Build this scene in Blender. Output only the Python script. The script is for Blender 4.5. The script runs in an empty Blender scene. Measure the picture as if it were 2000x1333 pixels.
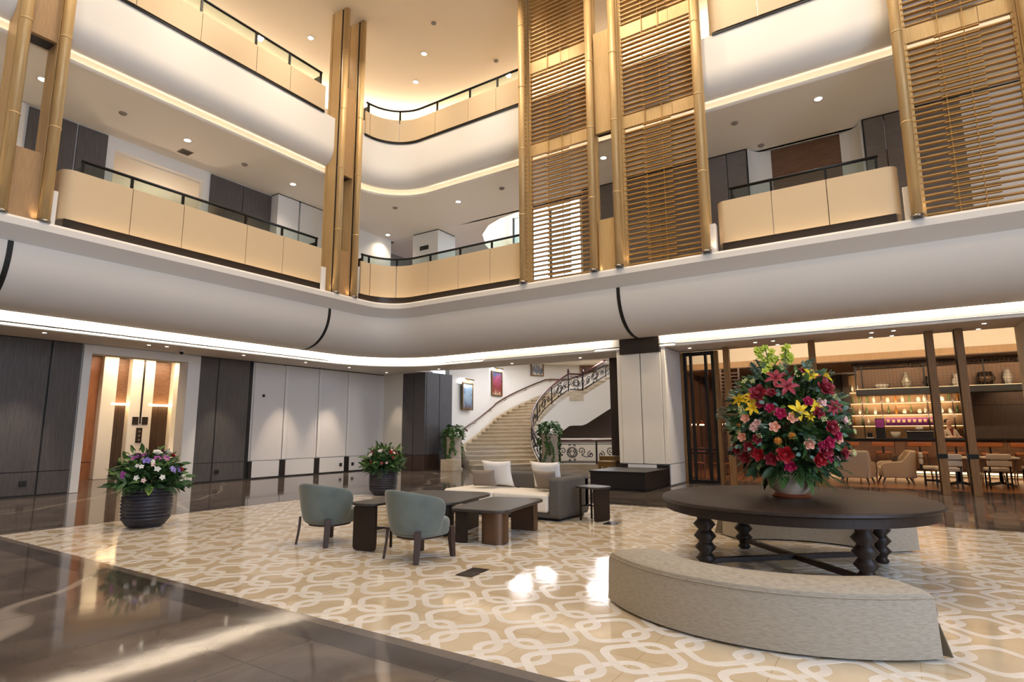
import bpy, bmesh, math, random
import numpy as np
from mathutils import Vector, Matrix
random.seed(7)
SC = bpy.context.scene
COL = SC.collection
PI = math.pi
# ------------------------------------------------------------------ camera
F_PX = 1137.7345
pitch, yaw, roll = (math.radians(a) for a in (8.7956, 33.0451, -0.27985))
CAM_H = 1.45
fwd = Vector((math.cos(yaw)*math.cos(pitch), math.sin(yaw)*math.cos(pitch), math.sin(pitch)))
rgt = Vector((math.sin(yaw), -math.cos(yaw), 0))
upv = rgt.cross(fwd)
rr = rgt*math.cos(roll) + upv*math.sin(roll)
uu = upv*math.cos(roll) - rgt*math.sin(roll)
cam = bpy.data.cameras.new('camera')
cam.sensor_fit = 'HORIZONTAL'; cam.sensor_width = 36.0
cam.lens = 36.0*F_PX/2000.0
cam.clip_start = 0.05; cam.clip_end = 200
cam_o = bpy.data.objects.new('camera', cam); COL.objects.link(cam_o)
mw = Matrix((rr, uu, -fwd)).transposed().to_4x4()
mw.translation = Vector((0, 0, CAM_H))
cam_o.matrix_world = mw
SC.camera = cam_o
# ------------------------------------------------------------------ view, world
SC.view_settings.view_transform = 'Standard'
SC.view_settings.look = 'None'
SC.view_settings.gamma = 1.0
SC.view_settings.use_curve_mapping = False
SC.view_settings.exposure = -0.08
try:
    SC.cycles.use_denoising = True
    SC.cycles.max_bounces = 6; SC.cycles.diffuse_bounces = 3; SC.cycles.glossy_bounces = 3
    SC.cycles.transparent_max_bounces = 12; SC.cycles.transmission_bounces = 4
    SC.cycles.caustics_reflective = False; SC.cycles.caustics_refractive = False
    SC.cycles.sample_clamp_indirect = 6.0
    SC.cycles.use_light_tree = True
    SC.cycles.use_adaptive_sampling = True; SC.cycles.adaptive_threshold = .04; SC.cycles.adaptive_min_samples = 16
except Exception:
    pass
W = bpy.data.worlds.new('world'); SC.world = W
W.use_nodes = True
W.node_tree.nodes['Background'].inputs[0].default_value = (0.62, 0.76, 1.0, 1)
W.node_tree.nodes['Background'].inputs[1].default_value = 6.8

def lamp(name, typ, loc, energy, color=(1, .82, .62), size=.1, size_y=None, aim=None, spot=None, blend=.6, spread=None):
    L = bpy.data.lights.new(name, typ)
    L.energy = energy; L.color = color
    if typ == 'AREA':
        L.size = size
        if size_y is not None:
            L.shape = 'RECTANGLE'; L.size_y = size_y
        if spread: L.spread = spread
    elif typ == 'SPOT':
        L.shadow_soft_size = size; L.spot_size = spot or 1.6; L.spot_blend = blend
    else:
        L.shadow_soft_size = size
    o = bpy.data.objects.new(name, L); COL.objects.link(o)
    o.location = loc
    if aim is not None:
        o.rotation_euler = Vector(aim).to_track_quat('-Z', 'Y').to_euler()
    return o
WARM = (1.0, .76, .50); WARM2 = (1.0, .84, .66); NEUT = (1.0, .93, .84)
# daylight portals in the tall windows of the entrance side (behind the viewer)
def portal(loc, aim, sx, sy):
    o = lamp('window_daylight_portal', 'AREA', loc, 1, size=sx, size_y=sy, aim=aim)
    o.data.cycles.is_portal = True
    return o
# ------------------------------------------------------------------ helpers
def lin(h):
    h = h.lstrip('#')
    c = [int(h[i:i+2], 16)/255 for i in (0, 2, 4)]
    return tuple((x/12.92 if x <= .04045 else ((x+.055)/1.055)**2.4) for x in c) + (1,)
MATS = {}
def mat(name, col, rough=.5, metal=0, noise=None, bump=None, stretch=(1, 1, 1), emit=None, estr=0, spec=.5, coat=0, sheen=0, ramp=(.35, .65)):
    """noise=(scale, colour2, detail); bump=(scale,strength)"""
    m = bpy.data.materials.new(name); m.use_nodes = True
    nt = m.node_tree; b = nt.nodes['Principled BSDF']
    b.inputs['Base Color'].default_value = lin(col)
    b.inputs['Roughness'].default_value = rough
    b.inputs['Metallic'].default_value = metal
    b.inputs['Specular IOR Level'].default_value = spec
    if coat: b.inputs['Coat Weight'].default_value = coat; b.inputs['Coat Roughness'].default_value = .05
    if sheen: b.inputs['Sheen Weight'].default_value = sheen; b.inputs['Sheen Roughness'].default_value = .4
    if emit:
        b.inputs['Emission Color'].default_value = lin(emit); b.inputs['Emission Strength'].default_value = estr
    if noise or bump:
        tc = nt.nodes.new('ShaderNodeTexCoord'); mp = nt.nodes.new('ShaderNodeMapping')
        mp.inputs['Scale'].default_value = stretch
        nt.links.new(tc.outputs['Object'], mp.inputs['Vector'])
    if noise:
        n = nt.nodes.new('ShaderNodeTexNoise'); n.inputs['Scale'].default_value = noise[0]
        n.inputs['Detail'].default_value = noise[2] if len(noise) > 2 else 4
        nt.links.new(mp.outputs[0], n.inputs['Vector'])
        r = nt.nodes.new('ShaderNodeValToRGB')
        r.color_ramp.elements[0].color = lin(col); r.color_ramp.elements[1].color = lin(noise[1])
        r.color_ramp.elements[0].position = ramp[0]; r.color_ramp.elements[1].position = ramp[1]
        nt.links.new(n.outputs['Fac'], r.inputs[0]); nt.links.new(r.outputs[0], b.inputs['Base Color'])
    if bump:
        n2 = nt.nodes.new('ShaderNodeTexNoise'); n2.inputs['Scale'].default_value = bump[0]; n2.inputs['Detail'].default_value = 3
        nt.links.new(mp.outputs[0], n2.inputs['Vector'])
        bp = nt.nodes.new('ShaderNodeBump'); bp.inputs['Strength'].default_value = bump[1]; bp.inputs['Distance'].default_value = .02
        nt.links.new(n2.outputs['Fac'], bp.inputs['Height']); nt.links.new(bp.outputs[0], b.inputs['Normal'])
    MATS[name] = m
    return m
def glassmat(name, tint='#e8f0ee', gl=.12, rough=0.02):
    m = bpy.data.materials.new(name); m.use_nodes = True; nt = m.node_tree
    nt.nodes.clear()
    o = nt.nodes.new('ShaderNodeOutputMaterial'); mx = nt.nodes.new('ShaderNodeMixShader')
    t = nt.nodes.new('ShaderNodeBsdfTransparent'); g = nt.nodes.new('ShaderNodeBsdfGlossy')
    t.inputs[0].default_value = lin(tint); g.inputs['Roughness'].default_value = rough
    lw = nt.nodes.new('ShaderNodeLayerWeight'); lw.inputs[0].default_value = .5
    fr = nt.nodes.new('ShaderNodeMath'); fr.operation = 'POWER'; fr.inputs[1].default_value = 4.0; nt.links.new(lw.outputs['Facing'], fr.inputs[0])
    ma = nt.nodes.new('ShaderNodeMath'); ma.operation = 'MULTIPLY_ADD'; ma.inputs[1].default_value = .6; ma.inputs[2].default_value = .04+gl*.1
    nt.links.new(fr.outputs[0], ma.inputs[0]); nt.links.new(ma.outputs[0], mx.inputs[0])
    nt.links.new(t.outputs[0], mx.inputs[1]); nt.links.new(g.outputs[0], mx.inputs[2]); nt.links.new(mx.outputs[0], o.inputs[0])
    MATS[name] = m
    return m
def emitmat(name, col, s):
    m = bpy.data.materials.new(name); m.use_nodes = True; nt = m.node_tree; nt.nodes.clear()
    o = nt.nodes.new('ShaderNodeOutputMaterial'); e = nt.nodes.new('ShaderNodeEmission')
    e.inputs[0].default_value = lin(col); e.inputs[1].default_value = s
    nt.links.new(e.outputs[0], o.inputs[0]); MATS[name] = m
    return m
class MB:
    def __init__(s): s.v = []; s.f = []
    def add(s, vs, fs):
        n = len(s.v); s.v += [tuple(p) for p in vs]; s.f += [tuple(i+n for i in f) for f in fs]; return s
    def box(s, x0, y0, z0, x1, y1, z1):
        if x0 > x1: x0, x1 = x1, x0
        if y0 > y1: y0, y1 = y1, y0
        if z0 > z1: z0, z1 = z1, z0
        return s.add([(x0,y0,z0),(x1,y0,z0),(x1,y1,z0),(x0,y1,z0),(x0,y0,z1),(x1,y0,z1),(x1,y1,z1),(x0,y1,z1)],
                     [(0,3,2,1),(4,5,6,7),(0,1,5,4),(1,2,6,5),(2,3,7,6),(3,0,4,7)])
    def prism(s, poly, z0, z1):
        n = len(poly)
        return s.add([(x, y, z0) for x, y in poly]+[(x, y, z1) for x, y in poly],
                     [tuple(range(n-1, -1, -1)), tuple(range(n, 2*n))]+[(i, (i+1) % n, (i+1) % n+n, i+n) for i in range(n)])
    def lathe(s, prof, n=24, c=(0, 0), cap=True):
        vs = []; fs = []; m = len(prof)
        for i in range(n):
            a = 2*PI*i/n
            for r, z in prof: vs.append((c[0]+r*math.cos(a), c[1]+r*math.sin(a), z))
        for i in range(n):
            j = (i+1) % n
            for k in range(m-1): fs.append((i*m+k, j*m+k, j*m+k+1, i*m+k+1))
        if cap:
            if prof[0][0] > 1e-5: fs.append(tuple(i*m for i in range(n-1, -1, -1)))
            if prof[-1][0] > 1e-5: fs.append(tuple(i*m+m-1 for i in range(n)))
        return s.add(vs, fs)
    def tube(s, pts, r, n=6, closed=False, caps=True):
        pts = [Vector(p) for p in pts]; m = len(pts)
        rad = r if isinstance(r, (list, tuple)) else [r]*m
        vs = []; fs = []; up = None
        for i, p in enumerate(pts):
            if closed: t = pts[(i+1) % m]-pts[i-1]
            else: t = pts[min(i+1, m-1)]-pts[max(i-1, 0)]
            if t.length < 1e-9: t = Vector((0, 0, 1))
            t.normalize()
            if up is None:
                up = Vector((0, 0, 1)) if abs(t.z) < .9 else Vector((1, 0, 0))
            b = t.cross(up)
            if b.length < 1e-6: b = t.cross(Vector((1, .3, .2)))
            b.normalize(); up = b.cross(t).normalized()
            for k in range(n):
                a = 2*PI*k/n
                vs.append(p+(b*math.cos(a)+up*math.sin(a))*rad[i])
        L = m if closed else m-1
        for i in range(L):
            for k in range(n):
                a, b2 = i*n+k, i*n+(k+1) % n; c, d = ((i+1) % m)*n+(k+1) % n, ((i+1) % m)*n+k
                fs.append((a, b2, c, d))
        if caps and not closed:
            fs.append(tuple(range(n-1, -1, -1))); fs.append(tuple((m-1)*n+k for k in range(n)))
        return s.add(vs, fs)
    def ribbon(s, pts, th, z0, z1, closed=False):
        """vertical wall of thickness th along an xy polyline; the given line is its face on the right-hand side"""
        n = len(pts); nor = []
        for i in range(n):
            if closed: a, b = pts[i-1], pts[(i+1) % n]
            else: a, b = pts[max(i-1, 0)], pts[min(i+1, n-1)]
            dx, dy = b[0]-a[0], b[1]-a[1]; l = math.hypot(dx, dy) or 1
            nor.append((-dy/l, dx/l))
        q = [(p[0]+m[0]*th, p[1]+m[1]*th) for p, m in zip(pts, nor)]
        zf = (lambda z, i: z[i] if isinstance(z, (list, tuple)) else z)
        vs = []
        for i in range(n):
            vs += [(pts[i][0], pts[i][1], zf(z0, i)), (pts[i][0], pts[i][1], zf(z1, i)), (q[i][0], q[i][1], zf(z1, i)), (q[i][0], q[i][1], zf(z0, i))]
        fs = []
        for i in range(n if closed else n-1):
            a, b = 4*i, 4*((i+1) % n)
            for k in range(4): fs.append((a+k, a+(k+1) % 4, b+(k+1) % 4, b+k))
        if not closed: fs += [(0, 3, 2, 1), (4*n-4, 4*n-3, 4*n-2, 4*n-1)]
        return s.add(vs, fs)
    def xf(s, M):
        s.v = [tuple(M @ Vector(p)) for p in s.v]; return s
def mesh_of(name, mb, m, smooth=False):
    me = bpy.data.meshes.new(name); me.from_pydata(mb.v, [], mb.f); me.update()
    bm = bmesh.new(); bm.from_mesh(me); bmesh.ops.recalc_face_normals(bm, faces=bm.faces); bm.to_mesh(me); bm.free()
    if m: me.materials.append(MATS[m] if isinstance(m, str) else m)
    if smooth:
        for p in me.polygons: p.use_smooth = True
    return me
def obj(name, mb, m, parent=None, smooth=False, bevel=0, seg=2, sub=0, loc=None, rz=0, auto=None):
    me = mb if isinstance(mb, bpy.types.Mesh) else mesh_of(name, mb, m, smooth)
    o = bpy.data.objects.new(name, me); COL.objects.link(o)
    if parent: o.parent = parent
    if loc: o.location = loc
    if rz: o.rotation_euler[2] = rz
    if bevel:
        b = o.modifiers.new('bevel', 'BEVEL'); b.width = bevel; b.segments = seg; b.limit_method = 'ANGLE'; b.angle_limit = .6
        b.harden_normals = False
        if not smooth:
            for p in me.polygons: p.use_smooth = True
        w = o.modifiers.new('wn', 'WEIGHTED_NORMAL'); w.keep_sharp = True
    if sub:
        s2 = o.modifiers.new('sub', 'SUBSURF'); s2.levels = sub; s2.render_levels = sub
    if auto is not None:
        for p in me.polygons: p.use_smooth = True
        try: me.set_sharp_from_angle(angle=auto)
        except Exception: pass
    return o
def tag(o, label, cat, group=None):
    o['label'] = label; o['category'] = cat
    if group: o['group'] = group
    return o
def struct(o):
    o['kind'] = 'structure'; return o
def slabel(o, label):
    o['label'] = label; o['kind'] = 'structure'; return o
def thing(name, label, cat, loc=(0, 0, 0), rz=0, group=None):
    o = bpy.data.objects.new(name, None); COL.objects.link(o)
    o.empty_display_size = .1; o.location = loc; o.rotation_euler[2] = rz
    return tag(o, label, cat, group)
def sroot(name, label=None):
    o = bpy.data.objects.new(name, None); COL.objects.link(o); o['kind'] = 'structure'
    if label: o['label'] = label
    return o
def dup(root, loc, rz, label, scale=None):
    r = root.copy(); COL.objects.link(r); r.location = loc; r.rotation_euler[2] = rz; r['label'] = label
    if scale: r.scale = (scale,)*3
    for ch in list(root.children):
        c = ch.copy(); COL.objects.link(c); c.parent = r
        for g in list(ch.children):
            d = g.copy(); COL.objects.link(d); d.parent = c
    return r
def rrect(w, d, r, n=5):
    pts = []
    for cx, cy, a0 in ((w/2-r, d/2-r, 0), (-w/2+r, d/2-r, 90), (-w/2+r, -d/2+r, 180), (w/2-r, -d/2+r, 270)):
        for i in range(n+1):
            a = math.radians(a0+90*i/n); pts.append((cx+r*math.cos(a), cy+r*math.sin(a)))
    return pts
def RX(a): return Matrix.Rotation(a, 4, 'X')
def RY(a): return Matrix.Rotation(a, 4, 'Y')
def RZ(a): return Matrix.Rotation(a, 4, 'Z')
def T(x, y, z): return Matrix.Translation((x, y, z))
# point on the pixel ray (used to read real positions off the photograph)
def ray(px, py): return fwd + rr*((px-1000)/F_PX) - uu*((py-666.5)/F_PX)
def at(px, py, x=None, y=None, z=None):
    v = ray(px, py)
    t = x/v.x if x is not None else y/v.y if y is not None else (z-CAM_H)/v.z
    return Vector((0, 0, CAM_H))+v*t
# ---- the atrium edge: a straight run along the left wing, a rounded corner, a run along the right wing
EX, EY, ER = 15.3, 15.4, 2.7
CX, CY = EX-ER, EY-ER
def pt(t, d):
    if t <= 0: return (CX+t, EY+d)
    if t >= 1: return (EX+d, CY-(t-1))
    a = PI/2*(1-t); r = ER+d
    return (CX+r*math.cos(a), CY+r*math.sin(a))
def TX(x): return x-CX          # parameter of a point at x on the left wing
def TY(y): return 1+CY-y        # parameter of a point at y on the right wing
T0, T1 = TX(-6), TY(-9)
def stations(t0, t1, n=18):
    s = [t0]
    for i in range(n+1):
        u = i/n
        if t0+1e-6 < u < t1-1e-6: s.append(u)
    s.append(t1); return s
def sweep(prof, t0=T0, t1=T1, n=18):
    mb = MB(); st = stations(t0, t1, n); m = len(prof)
    vs = []; fs = []
    for t in st:
        for d, z in prof:
            p = pt(t, d); vs.append((p[0], p[1], z))
    for i in range(len(st)-1):
        for k in range(m):
            a = i*m+k; b = i*m+(k+1) % m; fs.append((a, b, b+m, a+m))
    fs.append(tuple(range(m-1, -1, -1))); fs.append(tuple((len(st)-1)*m+k for k in range(m)))
    return mb.add(vs, fs)
def line_pts(t0, t1, d, n=18): return [pt(t, d) for t in stations(t0, t1, n)]
# ------------------------------------------------------------------ materials
mat('plaster', '#e9e3da', .65, bump=(60, .02))
mat('plaster_warm', '#e6dccb', .65)
mat('ceiling_paint', '#ece3d6', .75)
mat('atrium_ceiling_paint', '#ead5b4', .75)
mat('grey_panel', '#4b4644', .45, noise=(9, '#5a5451', 5), stretch=(6, 6, .35))
mat('taupe_panel', '#6e655d', .5, noise=(9, '#7a7067', 5), stretch=(.35, .35, 6))
mat('white_panel', '#e2dcd6', .5)
mat('joint_black', '#161412', .6)
mat('parapet_panel', '#d4ba94', .5)
mat('bronze_metal', '#3d3632', .35, metal=.7)
mat('black_metal', '#1d1b1a', .38, metal=.5)
mat('gold_metal', '#cfae79', .45, metal=.25, noise=(5, '#c5a26c', 3), stretch=(8, 8, .5))
mat('gold_slat', '#b28747', .45, metal=.2)
mat('chrome', '#9a938c', .25, metal=1)
mat('wood_link', '#a8835a', .45, noise=(7, '#b59062', 5), stretch=(8, 8, .5))
mat('wood_brown', '#8a5330', .45, noise=(6, '#a56a40', 5), stretch=(5, 5, .4))
mat('wood_dark', '#3b2a20', .4, noise=(6, '#4a3528', 5), stretch=(4, 4, .4))
mat('wood_bar', '#6b4b36', .45, noise=(6, '#7d5a42', 5), stretch=(1, .4, 6))
mat('wood_floor', '#8a5b3c', .22, noise=(7, '#a06d48', 5), stretch=(1, 8, 1))
mat('plinth_black', '#171414', .35)
mat('table_black', '#251b17', .42, noise=(9, '#2e231d', 4), stretch=(1, 5, 1), spec=.3)
mat('tabletop_grey', '#35302e', .38, noise=(14, '#3c3734', 4))
mat('table_bronze', '#6b5443', .35, metal=.75)
mat('velvet_teal', '#5b635e', .8, noise=(5, '#676f69', 4), bump=(160, .05), sheen=.5)
mat('leg_wood', '#3a2820', .45)
mat('sofa_grey', '#575350', .85, noise=(70, '#625e5a', 3), bump=(220, .08))
mat('sofa_cream', '#ece5da', .85, bump=(220, .06))
mat('cushion_white', '#efebe6', .85, bump=(200, .06))
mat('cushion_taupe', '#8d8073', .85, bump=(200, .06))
mat('linen', '#a99f8f', .9, noise=(22, '#958a7a', 6), stretch=(1, 1, 8), bump=(180, .12), ramp=(.4, .72))
mat('linen_dark', '#6e6251', .9)
mat('pot_black', '#1c1b21', .42, noise=(4, '#292833', 4), stretch=(1, 1, 6))
mat('leaf_green', '#3b5b2a', .55, noise=(3, '#5c7a38', 3))
mat('leaf_dark', '#24401f', .5, noise=(4, '#35562a', 3))
mat('leaf_blue', '#5d7a6e', .6, noise=(5, '#7d978a', 3))
mat('leaf_lime', '#8fae3a', .5)
mat('stem', '#4c5a2c', .6)
mat('stone_stair', '#cdbb9f', .3, noise=(3, '#bfab8c', 5), stretch=(1, 1, 3))
mat('stone_planter', '#d3c2ae', .35, noise=(5, '#c4b19b', 4))
mat('rail_wood', '#47231a', .28)
mat('iron', '#241e1c', .4, metal=.6)
mat('frame_gilt', '#7a5a2c', .4, metal=.5)
mat('bar_upholstery', '#b39a7c', .7)
mat('bar_cushion', '#d9cbb8', .75)
mat('stool_leather', '#9a5526', .45)
mat('chair_red', '#7c3b22', .5)
mat('skin', '#d9a383', .5)
mat('hair', '#1d130f', .45)
mat('jacket', '#e3c9ae', .7)
mat('shirt', '#6e1f1a', .6)
mat('marble_black', '#191513', .15)
mat('purple_pack', '#8a1f7a', .5)
mat('pack_label', '#e8c49a', .5)
mat('bottle_amber', '#a86a2e', .15)
mat('bottle_clear', '#d9cbb4', .12)
mat('bottle_green', '#5d6a3a', .15)
mat('paper', '#efe6d8', .6)
glassmat('glass_clear')
glassmat('glass_dim', '#b9b2a8', .3)
emitmat('lamp_disc', '#fff1d8', 14)
emitmat('lamp_disc_small', '#fff1d8', 9)
emitmat('lamp_shade_glow', '#ffd2a0', 4)
emitmat('led_strip', '#ffd9a0', 10)
emitmat('shelf_led', '#ffcf96', 3.2)
# the marble floor: large dark slabs with faint joints, clouds and pale veins
def marble(name, c1, c2, vein, joint, tile=1.2, rough=.06, veinw=.035):
    m = bpy.data.materials.new(name); m.use_nodes = True; nt = m.node_tree; b = nt.nodes['Principled BSDF']
    N = nt.nodes.new; L = nt.links.new
    tc = N('ShaderNodeTexCoord')
    n1 = N('ShaderNodeTexNoise'); n1.inputs['Scale'].default_value = 1.3; n1.inputs['Detail'].default_value = 8; n1.inputs['Distortion'].default_value = 1.2
    L(tc.outputs['Object'], n1.inputs['Vector'])
    r1 = N('ShaderNodeValToRGB'); r1.color_ramp.elements[0].color = lin(c1); r1.color_ramp.elements[1].color = lin(c2)
    r1.color_ramp.elements[0].position = .35; r1.color_ramp.elements[1].position = .68
    L(n1.outputs['Fac'], r1.inputs[0])
    wv = N('ShaderNodeTexWave'); wv.inputs['Scale'].default_value = .11; wv.inputs['Distortion'].default_value = 9.0; wv.inputs['Detail'].default_value = 4; wv.inputs['Detail Scale'].default_value = .9
    mp = N('ShaderNodeMapping'); mp.inputs['Rotation'].default_value = (0, 0, .7); L(tc.outputs['Object'], mp.inputs[0]); L(mp.outputs[0], wv.inputs['Vector'])
    r2 = N('ShaderNodeValToRGB'); r2.color_ramp.elements[0].color = (.75, .75, .75, 1); r2.color_ramp.elements[1].color = (0, 0, 0, 1)
    r2.color_ramp.elements[0].position = 0; r2.color_ramp.elements[1].position = max(veinw*.05, 1e-5)
    L(wv.outputs['Fac'], r2.inputs[0])
    mx = N('ShaderNodeMix'); mx.data_type = 'RGBA'; L(r2.outputs[0], mx.inputs[0]); L(r1.outputs[0], mx.inputs[6]); mx.inputs[7].default_value = lin(vein)
    br = N('ShaderNodeTexBrick'); br.inputs['Scale'].default_value = 1.0; br.offset = 0; br.inputs['Brick Width'].default_value = tile; br.inputs['Row Height'].default_value = tile
    br.inputs['Mortar Size'].default_value = .003; br.inputs['Mortar Smooth'].default_value = .1
    br.inputs['Color1'].default_value = (1, 1, 1, 1); br.inputs['Color2'].default_value = (.86, .86, .86, 1); br.inputs['Mortar'].default_value = lin(joint)
    L(tc.outputs['Object'], br.inputs['Vector'])
    mu = N('ShaderNodeMix'); mu.data_type = 'RGBA'; mu.blend_type = 'MULTIPLY'; mu.inputs[0].default_value = .8
    L(mx.outputs[2], mu.inputs[6]); L(br.outputs['Color'], mu.inputs[7])
    L(mu.outputs[2], b.inputs['Base Color'])
    b.inputs['Roughness'].default_value = rough; b.inputs['Specular IOR Level'].default_value = .75
    nb = N('ShaderNodeTexNoise'); nb.inputs['Scale'].default_value = 1.6; nb.inputs['Detail'].default_value = 2; L(tc.outputs['Object'], nb.inputs['Vector'])
    bp = N('ShaderNodeBump'); bp.inputs['Strength'].default_value = .035; bp.inputs['Distance'].default_value = .05
    L(nb.outputs['Fac'], bp.inputs['Height']); L(bp.outputs[0], b.inputs['Normal'])
    MATS[name] = m
marble('marble_dark', '#564c45', '#766a60', '#b3a698', '#5a504a', 1.2, .06, .012)
marble('marble_border', '#413a36', '#57504a', '#6d635a', '#1e1b19', 1.2, .07, .0)
marble('marble_border_pale', '#6d6259', '#7f7368', '#8f8377', '#3a332e', 1.2, .07, .0)
marble('marble_beige', '#d0ba98', '#decbad', '#e2d2b6', '#d8c9b0', .76, .08, .0)
mat('marble_white', '#f0e8de', .1, noise=(2, '#e6dccf', 6), spec=.7)

# ------------------------------------------------------------------ floor
PX0, PX1, PY0, PY1, PR = 3.25, 11.1, -7.0, 11.0, 2.5
def pattern_outline(off):
    pts = [(PX0-off, PY0-off), (PX1+off, PY0-off)]
    r = PR+off
    for i in range(13):
        a = PI/2*i/12; pts.append((PX1-PR+r*math.cos(a), PY1-PR+r*math.sin(a)))
    pts.append((PX0-off, PY1+off))
    return pts
def ring_plate(inner, outer, z0, z1):
    """flat ring between two outlines with equal numbers of points"""
    n = len(inner); mb = MB()
    vs = [(x, y, z1) for x, y in inner]+[(x, y, z1) for x, y in outer]+[(x, y, z0) for x, y in inner]+[(x, y, z0) for x, y in outer]
    fs = []
    for i in range(n):
        j = (i+1) % n
        fs += [(i, n+i, n+j, j), (i, j, 2*n+j, 2*n+i), (n+i, 3*n+i, 3*n+j, n+j), (2*n+i, 2*n+j, 3*n+j, 3*n+i)]
    return mb.add(vs, fs)
FL = sroot('floor', 'polished lobby floor of dark marble around a beige inlaid field')
OB = {'x0': -6.2, 'x1': 31, 'y0': -9.2, 'y1': 25}
def outer_rect():
    o = [(OB['x0'], OB['y0']), (OB['x1'], OB['y0'])]
    for i in range(13):
        u = i/12
        o.append((OB['x1'], OB['y0']+(OB['y1']-OB['y0'])*min(1, .5+u)) if u < .5 else (OB['x1']-(OB['x1']-OB['x0'])*(u-.5)*1.0, OB['y1']))
    o.append((OB['x0'], OB['y1']))
    return o
obj('dark_marble_surround', ring_plate(pattern_outline(.36), outer_rect(), -.05, 0), 'marble_dark', FL)
obj('dark_border_strip', ring_plate(pattern_outline(.10), pattern_outline(.36), -.05, 0), 'marble_border', FL)
obj('pale_border_strip', ring_plate(pattern_outline(0), pattern_outline(.10), -.05, 0), 'marble_border_pale', FL)
obj('beige_field', MB().prism(pattern_outline(.05), -.06, -.0040), 'marble_beige', FL)
# interlaced pale stone links, turned 45 degrees, one round every lattice point
LP, LN = .3825, (3.465, 2.27)
def link_mesh(z):
    o = rrect(.488, .488, .13, 4); i_ = rrect(.366, .366, .08, 4); n = len(o); c, s = math.cos(PI/4), math.sin(PI/4)
    o = [(x*c-y*s, x*s+y*c) for x, y in o]; i_ = [(x*c-y*s, x*s+y*c) for x, y in i_]
    return ring_plate(i_, o, -.006, z)
links = []
for i in range(-3, 24):
    for j in range(-26, 26):
        x, y = LN[0]+LP*i, LN[1]+LP*j
        if i % 2 and j % 2: continue
        if not (PX0-.2 < x < PX1+.2 and PY0-.2 < y < PY1+.2): continue
        dx, dy = x-(PX1-PR), y-(PY1-PR)
        if dx > 0 and dy > 0 and math.hypot(dx, dy) > PR+.1: continue
        v = Vector((x, y, -CAM_H)); dp = v.dot(fwd)
        if dp < .5: continue
        sx, sy = 1000+F_PX*v.dot(rr)/dp, 666.5-F_PX*v.dot(uu)/dp
        if not (-60 < sx < 2060 and sy < 1400): continue
        links.append((dp, x, y, (i+j) % 2))
links.sort()
lm = [mesh_of('inlay_link', link_mesh(-.0026), 'marble_white'), mesh_of('inlay_link', link_mesh(-.0020), 'marble_white')]
far = MB()
for k, (dp, x, y, par) in enumerate(links):
    if k < 300: obj('inlay_link', lm[par], None, FL, loc=(x, y, 0))
    else:
        q = link_mesh((-.0026, -.0020)[par]); q.xf(T(x, y, 0)); far.add(q.v, q.f)
fo = obj('far_inlay_links', far, 'marble_white', FL); fo['kind'] = 'stuff'
def floor_box(x, y, label):
    t = thing('floor_socket_plate', label, 'floor plate', (x, y, -.0015), .1)
    for k in (-1, 1): obj('cover', MB().prism([(a+k*.095, b) for a, b in rrect(.17, .2, .01, 2)], 0, .004), 'bronze_metal', t)
floor_box(5.1, 3.82, 'pair of dark metal socket covers in the inlaid floor before the armchairs')
floor_box(8.88, 3.9, 'dark metal socket cover in the inlaid floor beside the small round table')

# ------------------------------------------------------------------ ground storey shell
GZ = 3.7
wl = sroot('wall_left', 'long lobby wall clad in dark grey and white panels')
obj('wall_backing', MB().box(-6.2, 17.1, 0, 6.5, 17.35, 3.78).box(8.98, 17.1, 0, 16.85, 17.35, 3.78).box(6.5, 17.1, 3.48, 8.98, 17.35, 3.78), 'plaster', wl)
def panel(x0, x1, z0, z1, m='grey_panel', d=.035, par=wl, name='panel'):
    return obj(name, MB().box(x0, 17.1-d, z0, x1, 17.1, z1), m, par, bevel=.004, seg=1)
xs = [-6.1, -4.3, -2.5, -.7, 1.1, 2.9, 4.3, 5.665]
for a, b in zip(xs[:-1], xs[1:]):
    panel(a+.015, b-.015, .565, 3.68); panel(a+.015, b-.015, .03, .55)
panel(5.685, 6.31, .565, 3.68); panel(5.685, 6.31, .03, .55)
panel(9.335, 9.885, .565, 3.68); panel(9.335, 9.885, .03, .55)
panel(9.915, 10.93, .565, 3.68); panel(9.915, 10.93, .03, .55)
obj('dark_reveal', MB().box(10.94, 17.07, 0, 11.05, 17.1, 3.7), 'joint_black', wl)
obj('dark_gap', MB().box(-6.1, 17.095, 0, 6.32, 17.1, 3.7).box(9.32, 17.095, 0, 11.0, 17.1, 3.7).box(11.0, 17.09, 3.68, 16.8, 17.1, 3.705), 'joint_black', wl)
wj = [11.06, 12.28, 13.66, 14.99, 16.62]
for i, (a, b) in enumerate(zip(wj[:-1], wj[1:])):
    panel(a+.06, b-.06, .57, 3.67, 'white_panel', .05)
    panel(a+.11, b-.11, .04, .545, 'white_panel', .05)
    if i: obj('base_divider', MB().box(a-.105, 17.03, 0, a+.105, 17.1, .55), 'bronze_metal', wl)
    if i: panel(a-.045, a+.045, .57, 3.67, 'plaster', .08, name='pilaster_strip')
obj('base_divider', MB().box(11.05, 17.03, 0, 11.17, 17.1, .55), 'bronze_metal', wl)
obj('floor_shadow_gap', MB().box(-6.1, 17.06, 0, 6.3, 17.1, .03).box(9.3, 17.06, 0, 16.7, 17.1, .035), 'joint_black', wl)
obj('hidden_door_outline', MB().box(12.42, 17.045, .57, 12.43, 17.051, 2.75).box(13.50, 17.045, .57, 13.51, 17.051, 2.75).box(12.42, 17.045, 2.75, 13.51, 17.051, 2.762), 'plaster_warm', wl)
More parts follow.
